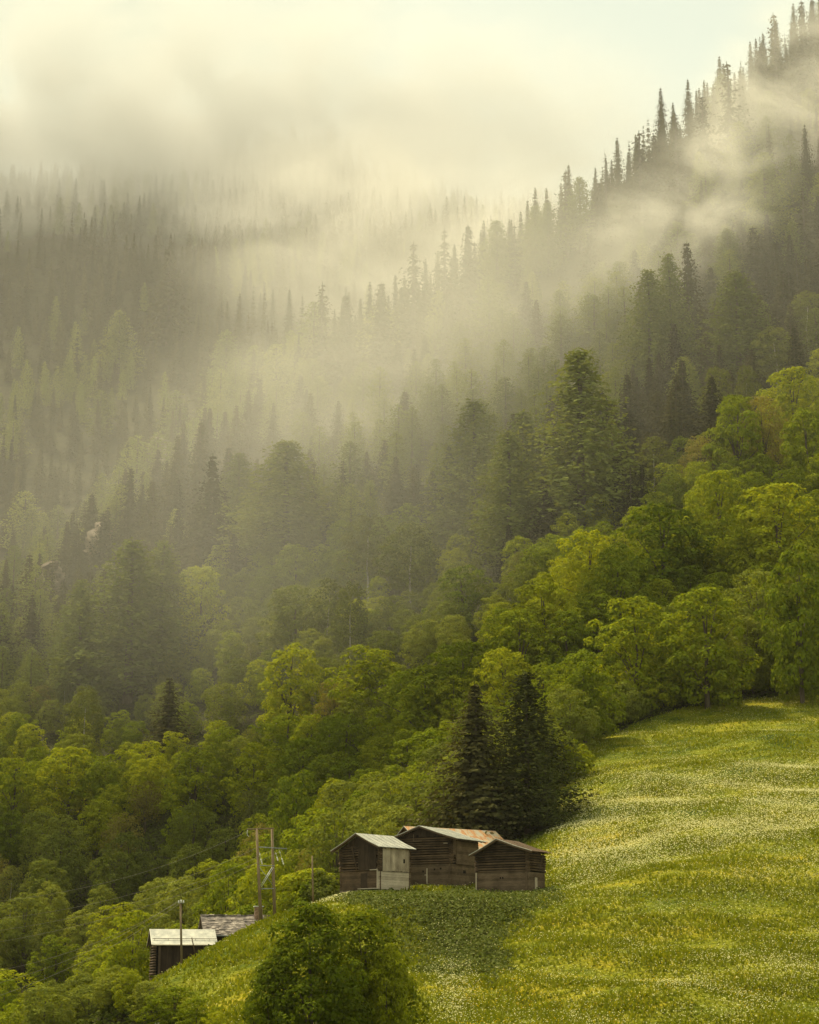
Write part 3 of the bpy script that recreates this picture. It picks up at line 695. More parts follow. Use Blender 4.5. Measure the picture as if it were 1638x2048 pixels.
# stone hut below the frame's lower edge, of which only the chimney top reaches into view
hp = at(372, 2090, 172)
hut = empty('stone_hut', (hp.x, hp.y, hp.z - 3.4), -1.2); tag(hut, 'low hut below the bushes with just its brick chimney top showing', 'hut')
wb = MB(); wb.box(-2.2, 2.2, -2.6, 2.6, -4, 2.0); wb.build('wall', M['stone'], hut)
rb = MB(); rb.prism([(-2.6, -2.9, 1.75), (0, -2.9, 3.2), (2.6, -2.9, 1.75), (2.6, -2.9, 1.65), (0, -2.9, 3.08), (-2.6, -2.9, 1.65)], (0, 5.8, 0)); rf_ = rb.build('roof', M['slab'], hut)
ct = at(362, 2044, 172); chimney(hut, 0, 0, 2.6, 3.4 + (ct.z - hp.z) - .1 - .24, .62)

# ------------------------------------------------------------------ poles and wires
def thick(name, a, b, r0, r1, mat, parent=None, n=10): 
    m = MB(); m.tube(a, b, r0, r1, n); return m.build(name, mat, parent, True)
hb = at(535, 1850, 189); hroot = empty('power_pole', hb); tag(hroot, 'twin-post wooden power pole with steel cross bracing on the crest', 'power pole')
def rel(px, py, Y): return at(px, py, Y) - hb
thick('post', rel(522.5, 1858, 188.6), rel(513.3, 1658, 189.4), .17, .115, M['pole_wood'], hroot)
thick('post', rel(549.8, 1850, 189.6), rel(544.0, 1656, 190.4), .17, .115, M['pole_wood'], hroot)
thick('crossarm', rel(494, 1658.5, 189.0), rel(548, 1656.5, 190.2), .085, .085, M['pole_wood'], hroot, 4)
thick('crossarm', rel(517, 1694, 189.2), rel(574, 1697.5, 190.6), .06, .06, M['steel'], hroot, 4)
thick('brace', rel(517, 1731, 189), rel(549, 1731.5, 190), .055, .055, M['steel'], hroot, 4)
thick('brace', rel(520, 1777.5, 188.9), rel(551, 1777, 189.9), .06, .06, M['steel'], hroot, 4)
thick('brace', rel(519, 1735, 189), rel(550, 1776, 190), .03, .03, M['steel'], hroot, 4)
for dx in (-1.6, 1.6):
    thick('brace', rel(546 + dx, 1734, 189.9), rel(521 + dx, 1774, 188.9), .028, .028, M['pale_steel'], hroot, 4)
for (a, b) in (((518.5, 1704), (524.5, 1729)), ((551.0, 1704), (556, 1722)), ((558, 1699), (567.5, 1730))):
    A_, B_ = rel(*a, 190.6), rel(*b, 190.9); m = MB(); 
    for k in range(7):
        p = A_.lerp(B_, k / 7); q = A_.lerp(B_, k / 7 + .10)
        if k in (1, 4, 5, 6): m.tube(p, q, .065, .05, 8)
        m.tube(p, A_.lerp(B_, (k + 1) / 7), .014, .014, 4)
    m.build('insulator', M['porcelain'], hroot)
lp_ = MB(); lp_.path([rel(495, 1659, 189), rel(494, 1666, 188.9), rel(495, 1671, 188.9), rel(498, 1673, 189)], .02); lp_.build('jumper_wire', M['porcelain'], hroot)
pb = at(363.5, 1922, 181); pr_ = empty('line_pole', pb); tag(pr_, 'single slim pole with three white insulators in front of the cream roofed shed', 'pole')
thick('post', Vector((0, 0, -.4)), at(361.2, 1806, 181.2) - pb, .11, .085, M['pole_wood'], pr_)
thick('crossarm', at(356, 1806, 181) - pb, at(368, 1806, 181.3) - pb, .03, .03, M['steel'], pr_, 4)
for px in (357.5, 362.2, 367): thick('insulator', at(px, 1806, 181.1) - pb, at(px, 1801 if px != 362.2 else 1799.5, 181.1) - pb, .075, .055, M['porcelain'], pr_, 8)
pb2 = at(316, 2075, 165); p2 = empty('line_pole', pb2 - Vector((0, 0, 6))); tag(p2, 'pole reaching up from below with only its insulator top showing under the crest', 'pole')
thick('post', Vector((0, 0, -3)), at(316, 2049, 165) - (pb2 - Vector((0, 0, 6))), .12, .09, M['pole_wood'], p2)
for px in (311.5, 315.5, 319.5): thick('insulator', at(px, 2050, 165) - (pb2 - Vector((0, 0, 6))), at(px, 2045.5, 165) - (pb2 - Vector((0, 0, 6))), .07, .05, M['porcelain'], p2, 8)
sp = at(391.5, 1908, 181.5); so = thick('wooden_stake', sp + Vector((0, 0, -.2)), at(383.5, 1875, 181.5), .055, .05, M['dark_wood'], None, 6); tag(so, 'thin leaning wooden stake at the grassy crest beside the slim pole', 'stake')
op = at(626.5, 1795, 196); so = thick('weathered_post', op + Vector((0, 0, -1.0)), at(624.5, 1712, 196), .12, .07, M['pole_wood'], None, 7); tag(so, 'old brown weathered post left of the boarded barn', 'post')
kp = ground(1429, 2048)
def wire(name, a, b, sag, label, r=0.010):
    m = MB(); pts = []
    for k in range(25):
        t = k / 24; p = a.lerp(b, t); p.z -= sag * 4 * t * (1 - t); pts.append(p)
    m.path(pts, r, 4); o = m.build(name, M['wire'], None); tag(o, label, 'wire', 'power lines over the trees')
for k, (a, b) in enumerate([((498, 1661, 189), (-60, 1808, 150)), ((517, 1694, 189.3), (-60, 1843, 151)), ((551, 1697, 190), (-60, 1868, 152)), ((567, 1699, 190.4), (-60, 1893, 153))]):
    wire('power_line', at(*a), at(*b), 1.2, ['topmost', 'second from top', 'third from top', 'fourth and lowest'][k] + ' of the four wires leading away from the twin-post pole')
for k, (a, b) in enumerate([((316, 2046, 165), (-80, 2075, 120)), ((361, 1801, 181), (-80, 1955, 140)), ((357, 1801, 181), (-80, 1985, 140)), ((367, 1801, 181), (-80, 2015, 140))]):
    wire('power_line', at(*a), at(*b), 1.0, ['thin wire running to the pole that rises from below the crest', 'upper thin wire leading away from the slim pole', 'middle thin wire leading away from the slim pole', 'lower thin wire leading away from the slim pole'][k], .009)

# ------------------------------------------------------------------ named trees: (kind, centre, top, width, height, label)
HERO = [
 # nearest the barns
 ('bigspruce', 952, 1368, 160, 330, 'tall dark spruce directly behind the barns, left of the pair', 229),
 ('biglarch', 1056, 1345, 148, 350, 'tall feathery larch behind the right barn, right of the pair', 232),
 ('softlarch', 1092, 1500, 62, 190, 'lower larch whose boughs lean out over the bright meadow right of the barns', 230),
 ('bigmaple', 620, 1800, 215, 420, 'large broadleaf tree in the foreground meadow, taller left crown of the clump', 132),
 ('bigmaple', 728, 1816, 185, 400, 'right crown of the foreground broadleaf clump below the barns', 136),
 ('bigmaple', 545, 1905, 150, 300, 'low dark left flank tree of the foreground clump', 131),
 ('bigmaple', 772, 1885, 100, 240, 'slender pale green young tree at the right edge of the foreground clump', 134),
 # wood edge right
 ('maple', 1275, 1188, 165, 240, 'rounded maple with layered leaves at the wood edge above the meadow', None),
 ('maple', 1415, 1168, 175, 250, 'broad domed tree at the wood edge, right neighbour of the layered maple', None),
 ('maple', 1605, 1078, 150, 330, 'tall rounded tree at the wood edge where the meadow is highest', None),
 ('maple', 1330, 1000, 190, 230, 'wide bright crown in the second row above the wood edge', None),
 ('maple', 1440, 935, 120, 200, 'narrow domed tree standing up behind the wide bright crown', None),
 ('maple', 1560, 960, 190, 250, 'broad bright tree in the upper right of the broadleaf wood', None),
 ('maple', 1180, 1052, 130, 200, 'bright yellow-green tree at the left end of the upper broadleaf row', None),
 ('maple', 1240, 1085, 120, 200, 'bright rounded tree just right of the yellow-green end tree', None),
 ('maple', 1090, 1150, 150, 210, 'sunlit yellow-green crown spilling down to the hollow', None),
 ('maple', 1040, 1215, 150, 200, 'rounded crown lower down the sunlit row', None),
 ('alder', 1520, 1130, 130, 220, 'darker tree filling the gap between the domed trees at the wood edge', None),
 ('maple', 1170, 1290, 130, 200, 'shaded tree at the left end of the wood edge above the meadow', None),
 ('alder', 1140, 1370, 110, 150, 'dark lower tree where wood and meadow meet beside the two conifers', None),
 ('maple', 1480, 780, 130, 220, 'tall bright tree rising against the dark conifers', None),
 ('maple', 1590, 730, 130, 200, 'rounded green tree below the dark conifers at the far right', None),
 ('birch', 1555, 650, 95, 150, 'olive domed tree in front of the darkest conifers', None),
 ('birch', 1440, 728, 70, 170, 'pale green pointed tree, left of a similar pair', None),
 ('birch', 1498, 730, 60, 150, 'pale green pointed tree, right of a similar pair', None),
 ('birch', 1310, 868, 90, 160, 'olive young tree alone in front of the shadowed conifers', None),
 ('budding', 1400, 870, 90, 130, 'small tree with yellow-brown budding leaves above the bright crowns', None),
 ('budding', 1530, 790, 110, 200, 'brownish half-bare tree between the bright green crowns', None),
 ('maple', 1620, 810, 120, 200, 'green tree at the right border below the rounded one', None),
 ('birch', 1618, 580, 90, 140, 'olive birch highest up at the right border', None),
 # middle
 ('maple', 580, 1280, 140, 210, 'pointed yellow-green tree at the middle of the lower wood', None),
 ('maple', 400, 1128, 115, 190, 'bright tree glowing beside the dark larch group', None),
 ('maple', 925, 1125, 120, 160, 'round pale maple standing clear of the conifers', None),
 ('maple', 740, 1285, 150, 170, 'bright flat-topped crown in the middle of the wood', None),
 ('maple', 925, 1275, 150, 190, 'bright crown behind the dark spruce', None),
 ('alder', 590, 1165, 140, 180, 'soft olive tree below the larches', None),
 ('maple', 590, 1085, 90, 120, 'small bright maple above the olive trees', None),
 ('birch', 735, 1025, 110, 190, 'pale birch on the left of the light birch row', None),
 ('birch', 820, 1045, 120, 190, 'pale broad birch on the right of the light birch row', None),
 ('birch', 655, 1150, 85, 190, 'slim birch with a thin white trunk, left of two', None),
 ('birch', 700, 1160, 80, 190, 'slim birch with a thin white trunk, right of two', None),
 ('birch', 165, 1370, 80, 180, 'birch with two white trunks under the larch group', None),
 ('maple', 135, 1488, 120, 150, 'bright tree lowest on the left slope', None),
 ('maple', 25, 1512, 100, 150, 'bright tree at the left border', None),
 ('maple', 195, 1590, 90, 120, 'small tree with yellow top', None),
 ('maple', 390, 1490, 130, 160, 'layered bright maple in the lower wood', None),
 ('maple', 505, 1480, 110, 150, 'domed tree next to the layered maple', None),
 ('maple', 605, 1470, 130, 170, 'bright rounded maple midway down the lower wood', None),
 ('maple', 690, 1420, 100, 160, 'green crown above the bright rounded maple', None),
 ('maple', 850, 1320, 170, 200, 'large bright crown left of the dark spruce top', None),
 ('maple', 1010, 1290, 120, 190, 'bright crown showing between spruce and larch tops', None),
 ('maple', 645, 1605, 175, 200, 'sunlit maple directly behind the twin-post pole', 246),
 ('maple', 590, 1530, 110, 170, 'green maple above the sunlit one behind the pole', 285),
 ('maple', 850, 1540, 130, 180, 'round green tree rising over the middle barn', 262),
 ('maple', 455, 1712, 130, 190, 'bright tree above the stone slab roof', 226),
 ('maple', 262, 1812, 135, 170, 'vivid green tree beside the cream roofed shed', 206),
 ('budding', 620, 1690, 70, 120, 'sparse brown half-bare tree left of the boarded barn', 225),
 ('brightshrub', 575, 1785, 60, 60, 'small bright bush between the twin posts and the barn', 208),
 ('maple', 545, 1690, 90, 170, 'green tree seen through the twin posts', 235),
 # conifers
 ('spruce', 1382, 484, 78, 250, 'dark pointed spruce standing out against the drifting mist', None),
 ('softlarch', 1345, 506, 70, 260, 'pale larch touching the left side of the dark pointed spruce', None),
 ('softlarch', 1303, 540, 90, 250, 'pale broad larch, second left of the dark pointed spruce', None),
 ('softlarch', 1480, 542, 110, 230, 'green broad larch right of the dark pointed spruce', None),
 ('softlarch', 1535, 305, 75, 190, 'pale larch among dark spruces high on the right', None),
 ('softlarch', 1460, 458, 60, 150, 'faint pale larch half lost in mist', None),
 ('spruce', 762, 565, 88, 200, 'dark spruce at the foot of the misty ridge line, broad and pointed', None),
 ('spruce', 690, 588, 70, 180, 'spruce left of the broad pointed one on the ridge line', None),
 ('thinspruce', 643, 565, 66, 190, 'thin-branched conifer lowest on the ridge line', None),
 ('thinspruce', 827, 484, 78, 220, 'twin-topped open conifer on the ridge line', None),
 ('thinspruce', 890, 458, 55, 180, 'thin ragged conifer on the ridge line', None),
 ('spruce', 937, 450, 76, 210, 'dense spruce on the ridge line right of the ragged one', None),
 ('softlarch', 995, 440, 62, 160, 'pale larch on the ridge line', None),
 ('thinspruce', 1030, 450, 40, 130, 'slim small conifer on the ridge line', None),
 ('softlarch', 1072, 412, 55, 140, 'rounded larch on the ridge line', None),
 ('softlarch', 1098, 405, 50, 150, 'taller larch beside the rounded one on the ridge line', None),
 ('thinspruce', 1135, 340, 62, 170, 'open pointed conifer jutting above the ridge', None),
 ('softlarch', 1162, 354, 55, 150, 'pale larch right of the open pointed conifer', None),
 ('spruce', 1200, 365, 50, 140, 'spruce beneath the bare dead tree on the ridge', None),
 ('thinspruce', 1283, 262, 66, 190, 'tall conifer at the step of the upper ridge', None),
 ('spruce', 1312, 268, 60, 170, 'conifer just right of the tall one at the ridge step', None),
 ('thinspruce', 1355, 225, 50, 160, 'conifer fading into the mist on the upper ridge', None),
 ('thinspruce', 1410, 190, 52, 160, 'misty conifer on the upper ridge', None),
 ('thinspruce', 1461, 125, 72, 210, 'tall open conifer high on the upper ridge', None),
 ('spruce', 1487, 138, 46, 180, 'narrow conifer close to the tall open one', None),
 ('spruce', 1526, 92, 46, 150, 'small dark conifer near the top of the ridge', None),
 ('thinspruce', 1555, 27, 62, 200, 'tall spire conifer near the top of the ridge', None),
 ('spruce', 1612, 2, 62, 200, 'conifer reaching the upper edge at the far right', None),
 ('spruce', 420, 910, 100, 250, 'dark spruce rising beside the rocky gully', None),
 ('spruce', 398, 842, 64, 180, 'dark spruce just above the rocky gully', None),
 ('spruce', 112, 1195, 60, 120, 'small dark spruce by the pale rock', None),
 ('spruce', 335, 1355, 90, 170, 'shaded spruce under the larch group', None),
 ('softlarch', 255, 1078, 160, 330, 'largest larch of the dark group on the left', None),
 ('softlarch', 155, 1158, 95, 260, 'left pointed larch of the dark group', None),
 ('softlarch', 318, 1080, 110, 280, 'right larch of the dark group', None),
 ('softlarch', 570, 882, 150, 240, 'broad pale larch high in the middle left', None),
 ('softlarch', 475, 905, 80, 180, 'narrow pale larch right of the gully spruce', None),
 ('softlarch', 950, 800, 130, 300, 'huge soft larch in the middle, left of three', None),
 ('softlarch', 1048, 822, 110, 270, 'soft larch in the middle of three', None),
 ('softlarch', 1165, 700, 165, 380, 'tallest soft larch, right of three', None),
 ('softlarch', 1020, 860, 110, 280, 'soft larch between the left and middle one', None),
 ('spruce', 335, 495, 80, 200, 'spruce with broken top emerging faintly from cloud on the far slope', None),
 ('softlarch', 235, 620, 60, 150, 'light green larch on the misty far slope', None),
 ('softlarch', 450, 660, 60, 160, 'pale green larch in the middle of the far slope', None),
]
for it in HERO:
    kind, cx, top_, wd, hp_, lab, Y = it
    hero(kind, cx, top_, wd, hp_, lab, None, Y)
# the bare dead tree on the ridge
gp = ground(1214, 430) or at(1214, 430, 715)
snag = empty('dead_tree', gp); tag(snag, 'bare dead tree with stubby grey branches sticking up from the ridge', 'dead tree')
hz = at(1214, 302, gp.y).z - gp.z
rs_ = random.Random(2); thick('trunk', Vector((0, 0, -1)), Vector((-.3, 0, hz)), .32, .06, M['bark'], snag, 6)
for k in range(46):
    z = hz * (0.32 + 0.66 * k / 46); a = rs_.uniform(0, 6.28); L_ = (hz - z) * .17 + rs_.uniform(.3, 1.2)
    thick('branch', Vector((-.3 * z / hz, 0, z)), Vector((math.cos(a) * L_, math.sin(a) * L_, z - L_ * .25)), .07, .03, M['bark'], snag, 4)

# ------------------------------------------------------------------ the rest of the wood
rs = np.random.RandomState(21)
def line_y(pts, x): return float(np.interp(x, [p[0] for p in pts], [p[1] for p in pts]))
BL = [(-200, 1470), (0, 1430), (350, 1250), (450, 1180), (600, 1100), (850, 1090), (1000, 1160), (1250, 1090), (1400, 980), (1500, 900), (1638, 790), (1800, 700)]
NO_TREE = [MEADOW, poly([(270, 155), (280, 186), (300, 203), (500, 212), (560, 206), (620, 210), (560, 190), (430, 160)]), poly([(640, 200), (640, 214), (780, 222), (860, 238), (1150, 246), (1150, 200)])]
grid = {}
def near(x, y, d):
    gx_, gy_ = int(x // 12), int(y // 12)
    for i in (-1, 0, 1):
        for j in (-1, 0, 1):
            for (a, b) in grid.get((gx_ + i, gy_ + j), ()):
                if (a - x) ** 2 + (b - y) ** 2 < d * d: return True
    return False
def put(x, y): grid.setdefault((int(x // 12), int(y // 12)), []).append((x, y))
for (x, y, r) in placed: put(x, y)
cand = []
NC = 60000
cy_ = rs.uniform(175, 1290, NC) ** 1.0; cxp = rs.uniform(-110, 1750, NC)
cx_ = (cxp - 819) / FPX * cy_ * 1.06
cz_ = H(cx_, cy_)
free = np.ones(NC, bool)
for pl_ in NO_TREE: free &= ~inside(pl_, cx_, cy_)
trees = []
for x, y, z, ok in zip(cx_, cy_, cz_, free):
    if not ok: continue
    px, py, c = pix((x, y, z))
    if py > 2230 or px < -90 or px > 1730: continue
    nearb = y < 330
    br = py > line_y(BL, px) + rs.normal() * 22
    if py > 1500: br = True
    d = (6.2 if y < 300 else 7.4) if br else (7.9 if y < 600 else 9.2)
    d *= 1.0 + 0.35 * math.sin(x / 17 + 2 * math.sin(y / 31)) * math.sin(y / 23 + x / 41)
    if near(x, y, d): continue
    hgt = 11 if br else 20
    # hidden behind higher ground?
    tx, ty, tz = x, y, z + hgt
    ts = np.linspace(0.12, 0.985, 40)
    if np.any(H(tx * ts, ty * ts) > tz * ts + 0.5): continue
    put(x, y); trees.append((x, y, z, px, py, br))
trees.sort(key=lambda t: t[1])
LM = [(962, 1480, 'dark spruce behind the barns'), (1055, 1470, 'feathery larch behind the barns'), (1275, 1270, 'layered maple at the wood edge'), (1415, 1260, 'domed tree at the wood edge'),
      (1600, 1180, 'tall tree at the highest wood edge'), (1330, 1070, 'wide bright second-row crown'), (1560, 1040, 'broad bright tree upper right'), (1180, 1110, 'yellow-green tree ending the upper row'),
      (1090, 1210, 'sunlit crown above the hollow'), (1480, 850, 'bright tree against dark conifers'), (1555, 690, 'olive domed birch'), (1310, 910, 'lone olive young tree'), (580, 1340, 'pointed yellow-green tree'),
      (400, 1180, 'bright tree beside dark larches'), (925, 1170, 'round pale maple'), (740, 1330, 'bright flat-topped crown'), (740, 1080, 'light birch row'), (675, 1220, 'two slim white birches'), (165, 1430, 'white-trunked left birch'),
      (130, 1540, 'bright tree low on the left'), (390, 1540, 'layered maple in the lower wood'), (605, 1520, 'bright rounded lower maple'), (850, 1390, 'large crown near the spruce top'), (645, 1680, 'sunlit maple behind the pole'),
      (850, 1600, 'tree over the middle barn'), (455, 1770, 'bright tree above the slab roof'), (262, 1880, 'vivid tree beside the shed'), (60, 1700, 'left border of the olive wood'), (100, 1950, 'lowest left corner of the wood'), (250, 1650, 'open middle of the olive wood'),
      (1382, 560, 'dark pointed spruce in the mist'), (1480, 620, 'broad green larch right of it'), (1535, 370, 'pale larch high on the right'), (762, 640, 'broad pointed ridge spruce'), (650, 650, 'lowest conifer of the ridge line'),
      (827, 560, 'twin-topped ridge conifer'), (937, 520, 'dense ridge spruce'), (1072, 470, 'rounded ridge larch'), (1135, 420, 'pointed conifer jutting above the ridge'), (1214, 380, 'bare dead tree'), (1290, 340, 'tall conifer at the ridge step'),
      (1461, 210, 'tall open upper-ridge conifer'), (1555, 110, 'spire conifer near the ridge top'), (420, 1000, 'dark spruce by the gully'), (112, 1230, 'small spruce by the pale rock'), (255, 1190, 'largest dark-group larch'), (570, 960, 'broad pale larch in the middle'),
      (950, 900, 'huge soft larch'), (1165, 830, 'tallest soft larch'), (335, 560, 'broken-topped far spruce'), (235, 660, 'light far-slope larch'), (450, 710, 'pale larch amid the far slope'), (80, 600, 'cloud edge at the far left'), (100, 850, 'left border of the far slope'),
      (100, 1050, 'rocks at the far left'), (700, 800, 'hazy belt under the ridge spruces'), (880, 720, 'hazy stand under the twin-topped conifer'), (1050, 650, 'hazy stand under the rounded larch'), (1250, 720, 'shadowed stand left of the dark spruce'),
      (1600, 500, 'darkest stand on the right'), (1250, 560, 'stand under the drifting wisp'), (600, 450, 'cloud over the gully'), (250, 430, 'cloud hiding the far summit')]
_seen = {}
ORD = ['nearest', 'second', 'third', 'fourth', 'fifth', 'sixth', 'seventh', 'eighth', 'ninth', 'tenth', 'eleventh', 'twelfth'] + ['%dth' % k for k in range(13, 60)]
def where(px, py):
    k = min(range(len(LM)), key=lambda i: (LM[i][0] - px) ** 2 + (LM[i][1] - py) ** 2); dx, dy = px - LM[k][0], py - LM[k][1]
    a = int(((math.degrees(math.atan2(-dy, dx)) + 382.5) % 360) // 45)
    return k, ('right of', 'upper right of', 'above', 'upper left of', 'left of', 'lower left of', 'below', 'lower right of')[a], dx * dx + dy * dy
def name_all(items):
    """items: (object, look, px, py); each label tells the look, the rank and the direction from a landmark"""
    cells = {}
    for o, look, px, py in items:
        k, d, r2 = where(px, py); cells.setdefault((look, k, d), []).append((r2, o))
    for (look, k, d), lst in cells.items():
        for n_, (r2, o) in enumerate(sorted(lst, key=lambda t: t[0])):
            o['label'] = '%s, %s%s the %s' % (look, (ORD[min(n_, 50)] + ' ') if len(lst) > 1 else '', d, LM[k][2])
to_name = []
def zone(px, py, y, br):
    if br:
        if px < 360 and py > 1900: return ('in the lowest wood below the crest and the shed', 'trees below the crest')
        if py > 1660 and px < 640: return ('in the wood just behind the poles and roofs', 'trees behind the poles and roofs')
        if px > 1100 and py > 1180: return ('along the wood edge above the flower meadow', 'trees along the meadow edge')
        if px > 1150: return ('in the sunlit upper wood below the dark conifers', 'trees of the upper broadleaf wood')
        if py > 1480: return ('in the olive wood behind and left of the barns', 'trees of the lower wood')
        return ('in the hazy wood in the middle of the slope', 'trees of the middle wood')
    if y > 745 and px < 900: return ('on the far misty slope beyond the gully', 'conifers of the far slope')
    if px > 1250 and py < 700: return ('on the upper ridge at the right, veiled by drifting mist', 'conifers of the upper ridge')
    if px > 1150: return ('in the dark stand below the upper ridge', 'conifers of the dark stand')
    if px > 600 and py < 900: return ('on the hazy side of the ridge', 'conifers of the ridge side')
    if px > 450: return ('in the soft conifer belt above the birches', 'conifers of the middle belt')
    return ('beside the rocky gully on the left', 'conifers beside the gully')
PLUR = {'maple': 'bright leafy trees', 'alder': 'olive leafy trees', 'birch': 'birches', 'budding': 'budding trees', 'spruce': 'dark spruces', 'thinspruce': 'thin spruces', 'larch': 'soft larches'}
LOOK = {'maple': 'bright green leafy tree', 'alder': 'dull olive leafy tree', 'birch': 'slender pale green birch', 'budding': 'brownish tree in bud', 'spruce': 'dark narrow spruce', 'thinspruce': 'thin open spruce', 'larch': 'soft light green larch',
        'shrub': 'low olive bush', 'brightshrub': 'low bright green bush'}
count = {}
rest = []
patch = lambda x, y, s, o: math.sin(x / s + o) * math.sin(y / (s * 1.3) + o * 2.1)
for (x, y, z, px, py, br) in trees:
    r = rs.rand()
    if br:
        m = patch(x, y, 21, 1.3) + rs.normal() * 0.45
        warm = (px > 1000) * 0.7 + (px > 380) * (py < 1560) * 0.35
        kind = 'maple' if m + warm > 0.15 else ('birch' if r < 0.14 else ('budding' if r < 0.19 else 'alder'))
        if y < 262 and kind in ('birch', 'budding'): kind = 'alder'
        if px > 1100 and py > 1180 and kind == 'birch': kind = 'maple'
        hgt = rs.uniform(8.5, 13) * (1.05 if px > 1000 else 0.95); wf = rs.uniform(0.85, 1.15)
        if py > 1950: hgt *= 0.85
        if px < 440 and y < 232: hgt = min(hgt, max(4.0, at(px, 1950 + rs.rand() * 40, y).z - z))
    else:
        m = patch(x, y, 34, 0.4) + rs.normal() * 0.5
        lar = 0.45 if y < 700 else -0.35
        if px > 1250: lar -= 0.35
        kind = 'larch' if m + lar > 0.35 else ('thinspruce' if r < 0.12 else 'spruce')
        hgt = (rs.uniform(11, 21) if y < 680 else rs.uniform(14, 26)) * (0.95 if kind == 'larch' else 1) + (rs.rand() < .12) * 4; wf = rs.uniform(1.5, 2.25) * (1.1 if y > 800 else 1)
    nm = KINDS[kind][0]
    if count.get(nm, 0) >= 262 + (30 if nm == 'spruce_tree' else 0):
        rest.append((kind, x, y, z, hgt)); continue
    count[nm] = count.get(nm, 0) + 1
    zn, grp = zone(px, py, y, br)
    s = hgt / PROTO[kind][0]
    o = plant(kind, (x, y, z - 0.2), hgt, s * wf, None, PLUR[kind] + ' among the ' + grp)
    q_ = pix((x, y, z + 0.65 * hgt)); to_name.append((o, LOOK[kind] if hgt * s > 0 else '', q_[0], q_[1]))
name_all(to_name)
# bushes along the wood edge and round the roofs
EDGE = [(1130, 272), (1125, 250), (1150, 276), (1195, 281), (1240, 284), (1290, 288), (1345, 290), (1400, 293), (1455, 294), (1510, 296), (1570, 299), (1630, 303), (640, 208), (665, 216), (600, 211), (560, 214), (700, 220), (500, 210)]
for k, (px, D) in enumerate(EDGE):
    for q in range(3):
        D2 = D + rs.uniform(-0.5, 3.0); p = at(px + rs.uniform(-14, 14), 1750, D2); x, y = p.x, p.y
        kd_ = 'shrub' if rs.rand() < .6 else 'brightshrub'
        b = plant(kd_, (x, y, h(x, y) - .2), rs.uniform(3.2, 6.0), None,
                  ('low bush at the foot of the trees along the meadow edge' if px > 1100 else 'low bush behind the crest between the poles and the barns'),
                  ('bushes along the meadow edge' if px > 1100 else 'bushes behind the crest'))
for (cx, top_, wd, D, lab) in [(300, 1950, 80, 172, 'dark bush below the shed at the foot of the crest'), (350, 1962, 90, 165, 'dark green bush beside the meadow edge below the crest'), (395, 1985, 70, 158, 'bright leafed bush at the lower left edge of the meadow'),
                               (430, 2015, 50, 154, 'small bright bush lowest at the left edge of the meadow'), (245, 1985, 110, 178, 'olive bush left of the dark bushes below the shed'), (180, 1960, 120, 190, 'wide olive tree-like bush in the lowest wood')]:
    p = at(cx, top_, D); g_ = h(p.x, D); plant('alder' if D > 170 else 'maple', (p.x, D, g_ - .3), max(3.0, p.z - g_), wd / FPX * D / 2 / halfwidth('alder'), lab, None)
print('COUNT', count, 'rest', len(rest), 'trees', len(trees))
# trees past the first 300 of a kind: one object that carries them all
if rest:
    pc = bpy.data.collections.new('far_tree_shapes')
    idx = {}
    for kind in ('spruce', 'larch', 'thinspruce', 'alder', 'maple', 'birch', 'budding'):
        for v, (cr, tr) in enumerate(PROTO[kind][1][:3]):
            nm = '%02d_%s' % (len(idx), kind); me = cr.copy()
            o = bpy.data.objects.new(nm, me); pc.objects.link(o); idx[(kind, v)] = len(idx)
    pts = np_mesh('far_conifer_wood', np.array([(x, y, z) for _, x, y, z, _ in rest]), np.zeros((0, 3), int), M['spruce'])
    a = pts.attributes.new('which', 'INT', 'POINT'); a.data.foreach_set('value', [idx[(k, rs.randint(0, min(3, len(PROTO[k][1]))))] for k, *_ in rest])
    a = pts.attributes.new('size', 'FLOAT', 'POINT'); a.data.foreach_set('value', [hg / PROTO[k][0] for k, _, _, _, hg in rest])
    a = pts.attributes.new('turn', 'FLOAT', 'POINT'); a.data.foreach_set('value', list(rs.uniform(0, 6.28, len(rest))))
    fo = link('distant_wood', pts); tag(fo, 'dense far-off conifer wood covering the misty slopes', None, None, 'stuff')
    ng = bpy.data.node_groups.new('distant_wood', 'GeometryNodeTree')
    ng.interface.new_socket('Geometry', in_out='INPUT', socket_type='NodeSocketGeometry'); ng.interface.new_socket('Geometry', in_out='OUTPUT', socket_type='NodeSocketGeometry')
    N = ng.nodes.new; L = ng.links.new
    gi, go = N('NodeGroupInput'), N('NodeGroupOutput'); ci = N('GeometryNodeCollectionInfo'); ci.inputs[0].default_value = pc; ci.inputs['Separate Children'].default_value = True
    ip = N('GeometryNodeInstanceOnPoints'); ip.inputs['Pick Instance'].default_value = True
    def na(nm, ty):
        n = N('GeometryNodeInputNamedAttribute'); n.data_type = ty; n.inputs[0].default_value = nm; return n.outputs[0]
    L(gi.outputs[0], ip.inputs['Points']); L(ci.outputs[0], ip.inputs['Instance']); L(na('which', 'INT'), ip.inputs['Instance Index'])
    cb = N('ShaderNodeCombineXYZ'); L(na('turn', 'FLOAT'), cb.inputs[2]); L(cb.outputs[0], ip.inputs['Rotation']); L(na('size', 'FLOAT'), ip.inputs['Scale'])
    L(ip.outputs[0], go.inputs[0])
    md = fo.modifiers.new('trees', 'NODES'); md.node_group = ng

